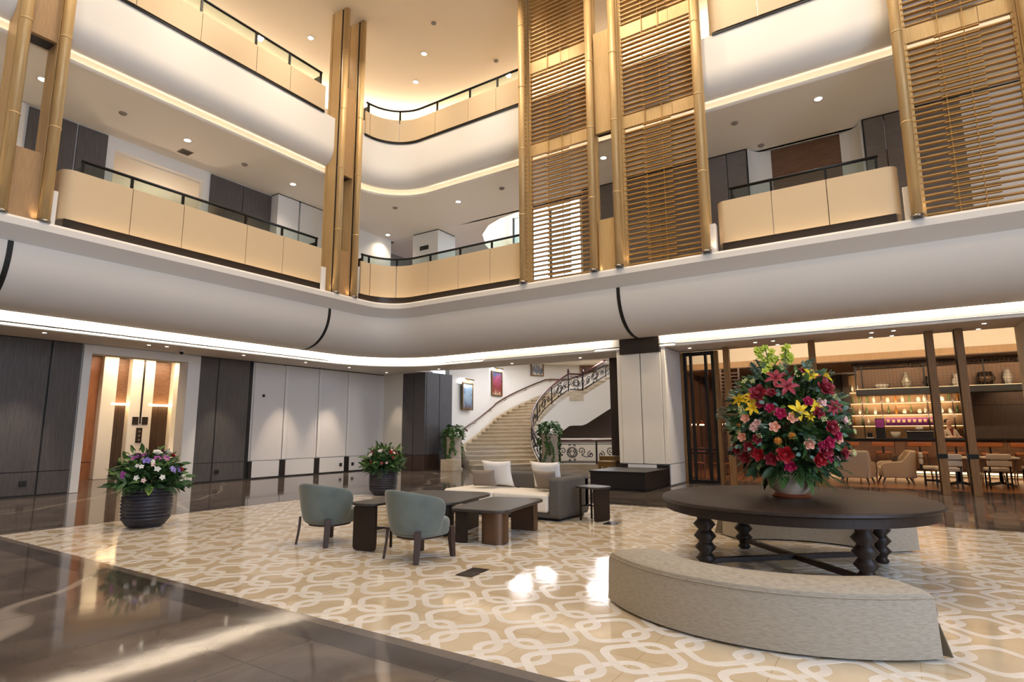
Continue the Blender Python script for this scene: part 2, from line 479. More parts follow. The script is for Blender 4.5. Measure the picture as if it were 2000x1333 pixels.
for x, z, w in ((5.4, .30, .14), (10.05, .29, .13), (14.72, .27, .12), (15.28, .27, .12)):
    s = tag(obj('wall_socket', MB().box(x-w/2, 17.03, z-.06, x+w/2, 17.045 if x > 11 else 17.062, z+.06), 'joint_black', bevel=.005, seg=1),
            {5.4: 'black wall socket on the dark panel left of the lift lobby opening', 10.05: 'black wall socket on the dark panel right of the lift lobby opening',
             14.72: 'black wall socket on the white base left of the last dark divider', 15.28: 'black wall socket on the white base beside the flower pot'}[x], 'wall socket', 'wall sockets along the base')
tag(obj('wall_sensor', MB().lathe([(0, 0), (.05, 0), (.05, .02), (.03, .045), (0, .05)], 12).xf(T(11.45, 17.05, 2.62) @ RX(PI/2)), 'bronze_metal'), 'small round dark sensor on the first white wall panel', 'wall sensor')
# opening to the lift lobby: jambs and header
trim = sroot('trim_1', 'white jambs and header round the lift lobby opening')
obj('jamb', MB().box(6.33, 17.02, 0, 6.52, 17.5, 3.68), 'plaster', trim, bevel=.015)
obj('jamb', MB().box(8.95, 17.02, 0, 9.32, 17.5, 3.68), 'plaster', trim, bevel=.015)
obj('header', MB().box(6.52, 17.04, 3.47, 8.98, 17.5, 3.68), 'plaster', trim)
# lift lobby
lob = sroot('wall_lift_lobby', 'warm lit lift lobby beyond the opening')
obj('lobby_shell', MB().box(4.5, 22.0, 0, 16.5, 22.2, 4.0).box(4.3, 17.35, 0, 4.5, 22.2, 4.0).box(13.0, 17.35, 0, 13.2, 22.2, 4.0), 'plaster_warm', lob)
obj('lobby_ceiling', MB().box(4.4, 17.3, 3.95, 13.2, 22.2, 4.1), 'plaster_warm', lob)
LY = 21.5
for a, b, mname in ((6.6, 7.55, 'wood_brown'), (7.58, 8.5, 'wood_brown')):
    obj('wood_panel', MB().box(a, LY, .55, b, 22, 3.9), mname, lob); obj('wood_panel', MB().box(a, LY, 0, b, 22, .53), mname, lob)
for a, b in ((8.5, 8.93), (9.35, 10.08), (10.72, 12.9)):
    obj('white_pier', MB().box(a, LY-.25, 0, b, 22, 3.95), 'plaster_warm', lob, bevel=.02)
for k, (a, b) in enumerate(((8.93, 9.35), (10.08, 10.72))):
    d = struct(obj('door_%d' % (k+1), MB().box(a, LY, 0, (a+b)/2-.004, LY+.05, 2.36).box((a+b)/2+.004, LY, 0, b, LY+.05, 2.36), 'wood_dark'))
    d['label'] = 'dark lift door %s in the lobby' % ('left of the call panel' if k == 0 else 'right of the call panel')
    obj('over_panel', MB().box(a, LY, 2.42, b, LY+.05, 3.9), 'wood_bar', d)
    obj('light_bar', MB().box(a-.12, LY-.27, 2.36, b, LY-.02, 2.42), 'led_strip', d)
cp = thing('lift_call_panel', 'dark lift call panel and floor indicators on the white pier', 'call panel', (9.72, LY-.253, 0))
obj('conduit', MB().box(-.025, -.02, 1.75, .025, 0, 3.9), 'bronze_metal', cp)
obj('indicator', MB().box(-.24, -.03, 1.72, -.06, 0, 1.98), 'bronze_metal', cp); obj('indicator', MB().box(.06, -.03, 1.72, .24, 0, 1.98), 'bronze_metal', cp)
bd = obj('button_plate', MB().box(-.09, -.03, 1.12, .09, 0, 1.62), 'bronze_metal', cp)
for z in (1.22, 1.36, 1.5): obj('button', MB().box(-.03, -.04, z-.03, .03, -.03, z+.03), 'chrome', bd)
tb = thing('console_table', 'thin dark console with pale top inside the lift lobby', 'console', (7.05, 20.6, 0))
obj('top', MB().box(-.35, -.25, .86, .35, .25, .92), 'wood_dark', tb); obj('front', MB().box(-.3, -.2, .3, .3, .2, .86), 'plaster', tb)
for sx in (-1, 1): obj('leg', MB().box(sx*.3-.02, -.2, 0, sx*.3+.02, .2, .3), 'wood_dark', tb)
[lamp('lobby_light', 'SPOT', (x, y, 3.85), 75, WARM, .12, aim=(0, 0, -1), spot=2.4) for x in (7.2, 8.7, 10.2) for y in (18.6, 20.2)]
lamp('lobby_wash', 'AREA', (9.7, 20.85, 3.85), 60, WARM, 2.6, .15, aim=(0, .35, -1))
lamp('lobby_uplight', 'SPOT', (10.95, 20.9, .05), 60, WARM2, .05, aim=(0, .1, 1), spot=1.2)
# right return wall and dark column
rw = sroot('wall_stair_return', 'short beige return wall beside the dark column')
obj('wall_face', MB().box(16.85, 16.1, 0, 17.1, 17.35, 3.75), 'plaster_warm', rw)
dc = sroot('pillar_dark', 'dark grey clad pillar beside the staircase')
obj('core', MB().box(16.93, 15.0, 0, 18.45, 16.1, 3.72), 'joint_black', dc)
for (x0, y0, x1, y1) in ((16.87, 15.55, 16.95, 16.1), (16.87, 14.95, 16.95, 15.525), (16.96, 14.94, 17.70, 15.02), (17.725, 14.94, 18.5, 15.02)):
    obj('panel', MB().box(x0, y0, .58, x1, y1, 3.72), 'grey_panel', dc, bevel=.004, seg=1)
    obj('panel', MB().box(x0, y0, 0, x1, y1, .565), 'wood_dark', dc, bevel=.004, seg=1)
# soffit and glowing cove band
soff = slabel(obj('ceiling_ground', sweep([(.0, 3.7), (.0, 3.78), (1.85, 3.78), (1.85, 3.7)], T0, TY(14.2)), 'ceiling_paint'), 'flat soffit above the ground floor edge')
obj('soffit_corner', MB().box(14.95, 14.95, 3.703, 17.3, 17.4, 3.78).box(12.6, 16.4, 3.704, 15, 17.4, 3.78), 'ceiling_paint', soff)
obj('soffit_right', sweep([(.0, 3.7), (.0, 3.78), (1.62, 3.78), (1.62, 3.7)], TY(14.2), T1), 'ceiling_paint', soff)
band = slabel(obj('trim_2', sweep([(.0, 3.68), (-.015, 3.70), (-.015, 3.73), (.0, 3.75), (.0, 4.2), (.05, 4.2), (.05, 3.7)]), 'plaster', auto=.5), 'white cove band lit from above')
prof = []
for i in range(17):
    u = PI/2*i/16
    prof.append((-.22-1.23*math.cos(u)**.9, 5.12-1.16*math.sin(u)**.9))
prof += [(-.2, 3.96), (-.2, 4.02), (-.9, 4.3), (-1.3, 5.12)]
fas = slabel(obj('trim_3', sweep(prof), 'plaster', auto=.6), 'big curved white fascia under the first gallery')
def seam(t, w=.045):
    q = [(d-.012, z-.006) for d, z in prof[:17]]+[(d+.02, z+.01) for d, z in reversed(prof[:17])]
    mb = MB(); n = len(q); vs = []
    for tt in (t-w, t+w):
        for d, z in q:
            p = pt(tt, d); vs.append((p[0], p[1], z))
    m = 17
    fs = [tuple(range(n)), tuple(range(n, 2*n))]
    fs = [(i, (i+1) % n, (i+1) % n+n, i+n) for i in range(n)]
    for k in (0, n):
        for i in range(m-1): fs.append((k+i, k+i+1, k+n-2-i, k+n-1-i))
    obj('joint_strip', mb.add(vs, fs), 'joint_black', fas)
for t in (TX(-2.5), TX(3.78), TX(11.4), TY(5.72), TY(-3.5)): seam(t)
def grille(y0, y1, label):
    t = thing('air_grille', label, 'air grille', (EX-.02, (y0+y1)/2, 3.83))
    h = (y1-y0)/2
    obj('frame', MB().box(-.012, -h, .07, .01, h, .085).box(-.012, -h, -.075, .01, h, -.06).box(-.012, -h, -.075, .01, -h+.03, .085).box(-.012, h-.03, -.075, .01, h, .085), 'plaster', t)
    for k in range(5): obj('blade', MB().box(-.012, -h, -.045+k*.024, .01, h, -.035+k*.024), 'plaster', t)
    n = max(2, int((y1-y0)/1.2))
    for k in range(1, n): obj('mullion', MB().box(-.014, -h+2*h*k/n-.008, -.06, .01, -h+2*h*k/n+.008, .07), 'plaster', t)
grille(7.1, 11.1, 'long white air grille in the glowing cove above the staircase')
grille(-2.5, 4.75, 'long white air grille in the glowing cove above the bar')
# LED lines hidden behind the fascia
def led_run(d, z, dirv, e, segs, width=.07, color=WARM2, name='cove_led'):
    for t0, t1 in segs:
        a, b = pt(t0, d), pt(t1, d)
        A, B = Vector((a[0], a[1], z)), Vector((b[0], b[1], z)); L = (B-A).length
        o = lamp(name, 'AREA', (A+B)/2, e*L, color, L, width)
        x = (B-A).normalized(); out = Vector((0, 0, 1)).cross(x)  # left of travel = outward from the void
        aim = out*dirv[0]+Vector((0, 0, 1))*dirv[1]
        zc = -aim.normalized(); yc = zc.cross(x)
        o.rotation_euler = Matrix((x, yc, zc)).transposed().to_euler()
arc = [(i/5, (i+1)/5) for i in range(5)]
COVE = [(TX(-6), TX(0)), (TX(0), TX(6)), (TX(6), 0)]+arc+[(1, 4.5), (4.5, 7.0), (8.6, 13), (13, 17.5)]
led_run(-.12, 4.10, (1, -.9), 26, COVE)
# ------------------------------------------------------------------ first gallery slab, ceilings, second gallery
slab = slabel(obj('floor_gallery', sweep([(-1.40, 5.10), (-1.46, 5.17), (-1.70, 5.31), (-1.775, 5.37), (-1.78, 5.50), (-1.75, 5.55), (2.0, 5.55), (2.0, 5.38), (-1.3, 5.38), (-1.3, 5.10)]), 'plaster', auto=.35), 'rounded white slab edge of the first gallery')
obj('inner_floor', MB().box(17.2, -9, 5.4, 30, 25, 5.55).box(-6, 17.3, 5.4, 17.4, 25, 5.55), 'wood_floor', slab)
obj('stair_hall_ceiling', MB().box(16.9, 6.6, 4.9, 30, 17.5, 5.3), 'plaster', slab)
c2 = slabel(obj('ceiling_gallery', sweep([(-.92, 9.5), (-.95, 9.52), (-.95, 9.57), (-.92, 9.59), (2.1, 9.59), (2.1, 9.5)]), 'ceiling_paint'), 'ceiling above the first gallery with a lit edge')
obj('ceiling_left', MB().box(-6, 17.4, 9.5, 17.5, 25, 9.6), 'ceiling_paint', c2)
obj('ceiling_inner_corner', MB().box(15.5, 12.7, 9.503, 17.32, 17.55, 9.6).box(12.6, 16.2, 9.504, 15.6, 17.55, 9.6), 'ceiling_paint', c2)
obj('floor_inner_corner', MB().box(15.5, 15.5, 5.4, 17.45, 17.55, 5.545), 'wood_floor', slab)
obj('ceiling_right', MB().box(17.3, -9, 9.5, 24, 8.6, 9.6), 'ceiling_paint', c2)
# corner ceiling with a curved cut towards the bright window hall
poly = [(17.3, 25), (17.3, 8.6), (17.4, 8.6), (17.4, 11.2), (17.55, 12.0), (17.95, 12.85), (18.7, 13.7), (19.96, 14.43), (21.5, 14.9), (24, 15.1), (24, 25)]
obj('ceiling_corner', MB().prism(poly, 9.5, 9.6), 'ceiling_paint', c2)
obj('drum_face', MB().ribbon(poly[2:10], -.08, 9.5, 12.2), 'plaster_warm', c2)
obj('hall_ceiling', MB().box(17.2, 8.4, 12.2, 24, 16, 12.3), 'plaster', c2)
prof3 = [(-1.45, 11.22), (-1.45, 10.3)]
for i in range(13):
    u = PI/2*i/12
    prof3.append((-1.06-.39*math.cos(u), 10.3-.57*math.sin(u)))
prof3 += [(-1.04, 9.73), (-1.04, 9.95), (-.5, 9.95), (-.5, 11.1), (2.1, 11.1), (2.1, 11.22)]
f3 = slabel(obj('trim_4', sweep(prof3), 'plaster', auto=.6), 'white curved fascia of the second gallery')
obj('cove_back', sweep([(-.55, 9.58), (-.55, 9.96), (-.5, 9.96), (-.5, 9.58)]), 'plaster_warm', f3)
G2 = [(TX(-6), TX(0)), (TX(0), TX(6)), (TX(6), 0)]+arc+[(1, 5.3), (5.3, 10), (10, 14.5), (14.5, 18)]
led_run(-.68, 9.62, (-.35, 1), 2.8, G2, .06, (1, .84, .66), 'gallery_cove_led')
# upper ceiling, upper gallery back wall with cove glow
slabel(obj('ceiling_atrium', MB().box(-6.2, -9.2, 15, 31, 25, 15.2), 'atrium_ceiling_paint'), 'high warm atrium ceiling')
slabel(obj('wall_upper_gallery', sweep([(3.2, 11.1), (3.2, 14.5), (3.4, 14.5), (3.4, 11.1)]), 'plaster_warm'), 'back wall of the second gallery')
led_run(3.3, 14.54, (-.4, 1), 34, [(TX(2), TX(8)), (TX(8), 0)]+arc+[(1, 8), (8, 16)], .1, WARM, 'upper_cove_led')
# walls behind the viewer close the hall; tall entrance windows bring daylight
wb = slabel(obj('wall_back', MB().box(-6.2, -9.2, 0, 31, -9, 1.0).box(-6.2, -9.2, 11.0, 31, -9, 15).box(-6.2, -9.2, 1, -5.5, -9, 11).box(5.5, -9.2, 1, 31, -9, 11), 'plaster_warm'), 'entrance wall with tall windows')
wn = slabel(sroot('window_1'), 'tall entrance window grid')
for x in (-5.5, -3.3, -1.1, 1.1, 3.3, 5.5): obj('mullion', MB().box(x-.06, -9.15, 1, x+.06, -9.03, 11), 'black_metal', wn)
for z in (1, 4.3, 7.6, 11): obj('transom', MB().box(-5.5, -9.14, z-.06, 5.5, -9.04, z+.06), 'black_metal', wn)
portal((0, -8.98, 6), (0, 1, 0), 11, 10)
slabel(obj('wall_side', MB().box(-6.4, -9.2, 0, -6.2, 25, 15), 'plaster_warm'), 'side wall of the lobby')
# ------------------------------------------------------------------ first gallery interior
gl = sroot('wall_gallery_left', 'back wall of the first gallery over the lobby wall')
GY = 17.3
obj('wall_backing', MB().box(-6, GY, 5.5, 6.65, GY+.2, 9.5).box(9.1, GY, 5.5, 17.2, GY+.2, 9.5).box(6.65, GY, 9.15, 9.1, GY+.2, 9.5), 'plaster', gl)
for a, b in ((2.2, 3.4), (4.70, 5.72), (5.75, 6.44), (9.32, 10.4), (10.42, 11.44)):
    obj('panel', MB().box(a, GY-.05, 5.55, b, GY, 9.46), 'grey_panel', gl, bevel=.004, seg=1)
obj('pilaster', MB().box(4.45, GY-.1, 5.55, 4.62, GY, 9.48), 'plaster', gl)
for a, b in ((11.46, 12.3), (12.36, 13.6), (13.66, 15.0)): obj('panel', MB().box(a, GY-.4, 5.55, b, GY, 9.47), 'white_panel', gl, bevel=.006, seg=1)
obj('shadow_gap', MB().box(11.46, GY-.39, 9.47, 15.0, GY, 9.5), 'joint_black', gl)
obj('side_room', MB().box(5.5, 22, 5.5, 13, 22.2, 9.3).box(5.4, 17.4, 5.5, 5.6, 22, 9.3).box(11.5, 17.5, 5.5, 11.7, 22, 9.3), 'plaster_warm', gl)
obj('side_room_ceiling', MB().box(5.5, 17.5, 9.12, 13, 20, 9.2).box(5.5, 20.2, 9.3, 13, 22.1, 9.38), 'plaster_warm', gl)
obj('dark_cabinet', MB().box(10.4, 18.2, 5.55, 11.5, 19.6, 8.75), 'wood_dark', gl)
lamp('side_room_fill', 'POINT', (8.6, 19.3, 7.7), 110, WARM2, .3)  # hidden point lamp added to lighten the side room ceiling
# corner block, window hall
pb = slabel(obj('pillar_gallery', MB().box(17.2, 14.7, 5.55, 18.3, 16.05, 9.46), 'plaster'), 'white square pillar in the gallery corner')
obj('vent', MB().box(17.18, 15.2, 8.75, 17.21, 15.65, 8.92), 'joint_black', pb)
obj('shadow_gap', MB().box(17.22, 14.72, 9.46, 18.28, 16.03, 9.5), 'joint_black', pb)
slabel(obj('wall_gallery_corner', MB().box(15.0, 18.6, 5.5, 24, 18.8, 9.5), 'taupe_panel'), 'dim wall behind the gallery corner')
slabel(obj('wall_window_hall', MB().box(22.5, 8.4, 5.5, 22.7, 16, 6.3).box(22.5, 8.4, 11.6, 22.7, 16, 12.3).box(22.5, 14.6, 6.3, 22.7, 16, 11.6).box(17.4, 8.3, 5.5, 22.7, 8.5, 12.3), 'plaster'), 'window wall of the bright hall behind the gallery')
w2 = slabel(sroot('window_2'), 'bright window behind the gallery corner')
for y in (8.5, 10.5, 12.55, 14.6): obj('mullion', MB().box(22.55, y-.05, 6.3, 22.65, y+.05, 11.6), 'black_metal', w2)
obj('pane', MB().box(22.59, 8.5, 6.3, 22.61, 14.6, 11.6), 'glass_clear', w2)
portal((22.45, 11.5, 9), (-1, 0, 0), 6, 5)
lamp('window_hall_fill', 'AREA', (20.2, 11.4, 9.6), 420, NEUT, 3, 3, aim=(0, 0, 1))  # added upward panel, brightens the drum and hall ceiling; no fixture
# right wing back wall: taupe panels, curved niche with a wooden portal
gr = sroot('wall_gallery_right', 'taupe panelled back wall of the first gallery over the bar')
GX = 16.95
for a, b in ((8.2, 6.9), (6.88, 5.5), (5.48, 4.08), (4.06, 3.49), (3.47, 2.92), (.02, -.42), (-.44, -.86), (-.88, -2.0), (-4.0, -6), (-6.02, -8.8)):
    obj('panel', MB().box(GX, b, 5.55, GX+.25, a, 9.46), 'taupe_panel', gr, bevel=.004, seg=1)
obj('white_panel', MB().box(GX, -4.0, 5.55, GX+.25, -2.0, 9.46), 'white_panel', gr)
for s in (1, -1):
    q = []
    for i in range(9):
        u = PI/2*i/8
        q.append((GX+.02+.5*math.sin(u), (2.9-.55*(1-math.cos(u))) if s == 1 else (.04+.55*(1-math.cos(u)))))
    obj('curved_jamb', MB().ribbon(q, .06*(-s), 5.55, 9.47), 'plaster', gr, auto=.6)
obj('wood_header', MB().box(17.46, .55, 8.0, 17.6, 2.42, 9.47), 'wood_bar', gr)
obj('portal_side', MB().box(17.46, 2.38, 5.55, 19, 2.5, 9.47).box(17.46, .45, 5.55, 19, .58, 9.47), 'wood_brown', gr)
obj('portal_back', MB().box(19.2, -.5, 5.55, 19.3, 3.5, 9.47), 'wood_dark', gr)
obj('portal_lintel', MB().box(17.7, .58, 7.75, 19.2, 2.4, 8.0), 'wood_dark', gr)
obj('shadow_gap', MB().box(GX+.01, -8.8, 9.46, GX+.25, .03, 9.5).box(GX+.01, 2.92, 9.46, GX+.25, 8.2, 9.5), 'joint_black', gr)
for s in (1, -1):
    obj('corner_trim', MB().box(GX-.02, (2.9 if s == 1 else .02), 5.55, GX+.03, (2.93 if s == 1 else .05), 9.47), 'joint_black', gr)

# ------------------------------------------------------------------ gallery parapets
def parapet(name, label, runs, zk0, zk1, zp1, zr, d, joints, ends=(False, False), glass=True, kick='bronze_metal'):
    """runs: (t0,t1); joints: t values where panels meet"""
    t0, t1 = runs
    root = thing(name, label, 'balcony', (0, 0, 0))
    cuts = [t0]+list(joints)+[t1]
    for i in range(len(cuts)-1):
        a, b = cuts[i]+.008, cuts[i+1]-.008
        pts = line_pts(a, b, d)
        if i == 0 and ends[0]:
            c = [pt(a, d+.7), pt(a, d+.22)]+[pt(a+.22*(1-math.cos(PI/2*k/5)), d+.22*(1-math.sin(PI/2*k/5))) for k in range(1, 6)]
            pts = c+pts[1:]
        if i == len(cuts)-2 and ends[1]:
            c = [pt(b-.22*(1-math.cos(PI/2*k/5)), d+.22*(1-math.sin(PI/2*k/5))) for k in range(5, 0, -1)]+[pt(b, d+.22), pt(b, d+.7)]
            pts = pts[:-1]+c
        obj('panel', MB().ribbon(pts, .06, zk1, zp1), 'parapet_panel', root, auto=.6)
    e0, e1 = (.22 if ends[0] else 0), (.22 if ends[1] else 0)
    obj('kick_plate', MB().ribbon(line_pts(t0+e0*.5, t1-e1*.5, d+.02), .05, zk0, zk1), kick, root, auto=.6)
    if glass: obj('glass_pane', MB().ribbon(line_pts(t0+e0+.1, t1-e1-.1, d+.09), .015, zp1-.1, zr-.03), 'glass_clear', root, auto=.6)
    rp = [(p[0], p[1], zr) for p in line_pts(t0+e0+.1, t1-e1-.1, d+.10, 24)]
    hr = obj('handrail', MB().tube(rp, .036, 8), 'black_metal', root, smooth=True)
    for t in [t0+e0+.14]+list(joints)+[t1-e1-.14]:
        p = pt(t, d+.10)
        obj('rail_post', MB().box(p[0]-.025, p[1]-.025, zp1-.06, p[0]+.025, p[1]+.025, zr+.02), 'black_metal', root)
    for k, t in enumerate((t0+e0+.14, t1-e1-.14)):
        p, q = pt(t, d+.10), pt(t, d+.7)
        obj('end_return', MB().box(p[0]-.02, p[1]-.02, zp1-.12, q[0]+.02, q[1]+.02, zr-.12), 'black_metal', root)
    return root
PD = -1.6
parapet('gallery_parapet', 'beige panelled balcony front of the first gallery between the two left gold posts', (TX(4.42), TX(10.9)), 5.55, 5.78, 6.84, 7.13, PD, [TX(x) for x in (5.74, 6.87, 8.5, 9.6)], (True, False))
parapet('gallery_parapet', 'beige balcony front of the first gallery curving round the corner', (TX(12.42), TY(8.5)), 5.55, 5.78, 6.84, 7.1, PD, [.12, .62, TY(12.1), TY(10.88), TY(9.68)])
parapet('gallery_parapet', 'short rounded beige balcony front of the first gallery above the bar', (TY(3.13), TY(-.5)), 5.55, 5.78, 6.80, 7.1, PD, [TY(1.9), TY(.8)], (True, True))
UD = -1.5
parapet('upper_parapet', 'beige balcony front of the second gallery above the white band, left run', (TX(4.36), TX(10.85)), 11.2, 11.27, 12.06, 12.5, UD, [TX(x) for x in (5.46, 6.97, 8.51, 9.59)], kick='black_metal')
parapet('upper_parapet', 'beige balcony front of the second gallery curving round the corner', (TX(12.5), TY(8.52)), 11.2, 11.27, 12.06, 12.45, UD, [.05, .6, TY(12.0), TY(10.62), TY(9.54)], kick='black_metal')
parapet('upper_parapet', 'beige balcony front of the second gallery at the top right', (TY(3.1), TY(-.5)), 11.2, 11.27, 12.3, 12.7, UD, [TY(1.91), TY(.79)], (True, True), kick='black_metal')
for t0, t1 in ((TX(4.7), TX(7.8)), (TX(7.8), TX(10.8)), (TX(12.5), 0), (0, .33), (.33, .67), (.67, 1), (1, TY(8.6)), (TY(2.9), TY(-.3))):
    led_run(-1.70, 5.58, (.35, 1), 1.6, [(t0, t1)], .03, WARM, 'parapet_led')
for t, nm in ((TX(4.3), 0), (TX(11.0), 0), (TY(3.25), 0), (TY(-.62), 0)):
    p = pt(t, -1.5)
    slabel(obj('trim_pier', MB().box(p[0]-.09, p[1]-.09, 5.5, p[0]+.09, p[1]+.09, 6.3), 'plaster', bevel=.01), 'white stub pier at the gallery edge')

# ------------------------------------------------------------------ gold posts and louvre screens
ZB, ZT = 5.55, 14.995
def tube_prof(h): return [(.105, 0), (.105, h)]
tube_me = mesh_of('tube', MB().lathe([(.1, 0), (.1, ZT-ZB-.04)], 16), 'gold_metal', True)
collar_me = mesh_of('collar', MB().lathe([(.101, 0), (.109, .006), (.109, .03), (.101, .036)], 16, cap=False), 'gold_metal', True)
foot_me = mesh_of('tube_foot', MB().lathe([(.085, -.0), (.085, .05), (.115, .05), (.115, .0)], 16), 'chrome', True)
def gold_tube(root, x, y):
    t = obj('tube', tube_me, None, root, loc=(x, y, ZB+.03))
    for z in (1.95, 3.95, 5.9, 7.9): obj('collar', collar_me, None, t, loc=(0, 0, z))
    obj('tube_foot', foot_me, None, t, loc=(0, 0, -.03))
def gold_pair(label, x0, x1):
    root = thing('gold_post_pair', label, 'column', (0, 0, 0), group='gold posts of the left gallery')
    for x in (x0, x1):
        gold_tube(root, x, 13.7)
        obj('fin', MB().box(x-.09, 13.83, ZB, x+.09, 14.22, ZT), 'gold_metal', root, bevel=.006, seg=1)
        obj('fin_edge', MB().box(x-.09, 14.24, ZB, x+.09, 14.34, ZT), 'gold_metal', root, bevel=.006, seg=1)
        obj('gap', MB().box(x-.07, 13.78, ZB, x+.07, 14.3, ZT-.01), 'joint_black', root)
    for a, b in ((ZB, 7.0), (9.45, 12.42)):
        obj('link_panel', MB().box(x0+.09, 13.86, a, x1-.09, 13.96, b), 'wood_link', root)
        obj('link_edge', MB().box(x0+.09, 13.96, a, x1-.09, 14.3, a+.05 if a > 6 else a+.01), 'bronze_metal', root)
    for x in (x0, x1):
        lamp('post_uplight', 'SPOT', (x-.14, 13.8, ZB+.03), 6, WARM, .03, aim=(.1, .12, 1), spot=1.1)
gold_pair('pair of gold posts on the left gallery at the picture edge', 3.5, 4.17)
gold_pair('pair of tall gold posts on the left gallery reaching the ceiling near the rounded corner', 11.38, 12.08)

slat_front = mesh_of('slat', MB().box(-.05, -1.0, -.014, .05, 1.0, .014), 'gold_slat')
slat_back = mesh_of('slat', MB().box(-.03, -.36, -.011, .03, .36, .011), 'gold_slat')
slat_side = mesh_of('slat', MB().box(-.07, -.015, -.011, .09, .015, .011), 'gold_slat')
def louvre(label, y0, y1, rods=(.33, .56)):
    """screen between y0 (larger) and y1"""
    root = thing('louvre_screen', label, 'screen', (0, 0, 0), group='gold louvre screens of the right gallery')
    xf, xb = 13.50, 13.78
    for y in (y0, y1):
        gold_tube(root, xf, y)
        obj('fin_rear', MB().box(xb-.06, y-.08, ZB, xb+.06, y+.08, ZT), 'gold_metal', root, bevel=.006, seg=1)
    h = (y0-y1)/2-.13; yc = (y0+y1)/2
    for s in (1, -1):
        obj('stile', MB().box(xb-.04, yc+s*h-.04, ZB, xb+.04, yc+s*h+.04, ZT), 'gold_metal', root)
    bands = [(9.38, 9.72), (12.0, 12.36), (14.6, 14.985)]
    for a, b in bands:
        for k in range(3):
            u0, u1 = yc-h+2*h*(0, .3, .67)[k], yc-h+2*h*(.3, .67, 1)[k]
            obj('band_panel', MB().box(xb-.05, u0+.004, a, xb+.04, u1-.004, b), 'gold_metal', root)
        for s in (1, -1): obj('side_band', MB().box(xf+.1, yc+s*(h+.13)-.02, a, xb-.06, yc+s*(h+.13)+.02, b), 'gold_metal', root)
    z = ZB+.10; k = 0
    sc = h/1.0
    while z < ZT-.1:
        inb = any(a-.04 < z < b+.04 for a, b in bands)
        if not inb:
            o = obj('slat', slat_front, None, root, loc=(xb, yc, z)); o.scale[1] = sc
            if z+.066 < ZT-.1 and not any(a-.04 < z+.066 < b+.04 for a, b in bands):
                obj('inner_slat', slat_back, None, root, loc=(xb-.10, yc+.02, z+.06))
            for s in (1, -1): obj('side_slat', slat_side, None, root, loc=((xf+xb)/2+.02, yc+s*(h+.13), z))
        z += .133; k += 1
    for u in rods:
        y = yc+h-2*h*u
        obj('rod', MB().box(xb-.1, y-.008, ZB, xb-.085, y+.008, ZT), 'gold_slat', root)
    return root
SA = louvre('tall gold louvre screen left of the pair beside the rounded corner', 8.40, 6.22)
SB = louvre('tall gold louvre screen right of the wooden link panels', 5.52, 3.34)
SCn = louvre('gold louvre screen at the right picture edge above the bar', -.72, -2.72)
for a, b in ((ZB, 6.95), (9.4, 12.38)):
    obj('link_panel', MB().box(13.62, 5.62, a, 13.72, 6.12, b), 'gold_metal', SA)
    obj('link_edge', MB().box(13.72, 5.62, a, 13.84, 6.12, a+.04 if a > 6 else a+.01), 'bronze_metal', SA)
for y in (6.22, 5.52, 3.34, -.72):
    lamp('screen_uplight', 'SPOT', (13.62, y-.16, ZB+.03), 8, WARM, .03, aim=(.12, .1, 1), spot=1.1)

# ------------------------------------------------------------------ downlights, detectors
dl_big = mesh_of('lens', MB().lathe([(0, 0), (.085, 0), (.085, .01)], 16), 'lamp_disc')
dl_ring = mesh_of('trim_ring', MB().lathe([(.085, 0), (.125, -.006), (.125, .012), (.085, .012)], 20, cap=False), 'plaster', True)
dl_small = mesh_of('lens', MB().lathe([(0, 0), (.04, 0), (.04, .01)], 12), 'lamp_disc_small')
dl_sring = mesh_of('trim_ring', MB().lathe([(.04, 0), (.065, -.004), (.065, .01), (.04, .01)], 14, cap=False), 'plaster', True)
def downlight(x, y, z, label, e=60, big=True, group=None, spot=2.2, color=WARM2, aim=(0, 0, -1), size=.06):
    t = thing('downlight', label, 'downlight', (x, y, z-.006), group=group)
    obj('lens', dl_big if big else dl_small, None, t, loc=(0, 0, -.004)); obj('trim_ring', dl_ring if big else dl_sring, None, t)
    if e: lamp('downlight_beam', 'SPOT', (x, y, z-.06), e, color, size, aim=aim, spot=spot, blend=.8)
g1 = 'round downlights over the first gallery'
for (x, y), lb in zip(((4.45, 15.73), (7.8, 15.82), (11.27, 15.88), (15.44, 12.29), (16.6, 16.9), (15.24, .89), (15.2, 6.6), (15.2, -4.2), (1.0, 15.7), (-2.5, 15.7)),
        ('lit round downlight in the gallery ceiling between the far left gold posts', 'lit round downlight in the gallery ceiling near the square vent', 'lit round downlight in the gallery ceiling left of the tall gold posts',
         'lit round downlight in the gallery ceiling beside the curved cove corner', 'lit round downlight in the dim corner behind the curved balcony', 'lit round downlight in the gallery ceiling above the rounded balcony over the bar',
         'lit round downlight seen through the gold louvre slats left of the pair', 'downlight in the gallery ceiling behind the right edge screen', 'downlight in the left gallery ceiling outside the picture edge', 'second downlight in the left gallery ceiling outside the picture edge')):
    if 'outside' in lb or 'behind the right edge' in lb: lamp('downlight_beam', 'SPOT', (x, y, 9.44), 95, WARM2, .06, aim=(0, 0, -1), spot=2.2, blend=.8)
    else: downlight(x, y, 9.5, lb, 95, True, g1)
for (x, y), lb in zip(((11.63, 15.85), (14.45, 13.15), (15.57, 14.57)), ('lit downlight in the high atrium ceiling left of the tall gold posts', 'brighter lit downlight in the atrium ceiling, higher in view of the two near the corner', 'lit downlight in the atrium ceiling just above the curved upper rail')):
    downlight(x, y, 15, lb, 150, True, 'downlights in the atrium ceiling')
ATR = [(1, 12), (5, 12), (9, 12), (12.2, 9), (12.2, 5), (12.2, 1), (12.2, -3), (1, 7), (5, 7), (9, 4), (5, 2), (1, 2), (9, 8), (9, -1), (5, -3)]
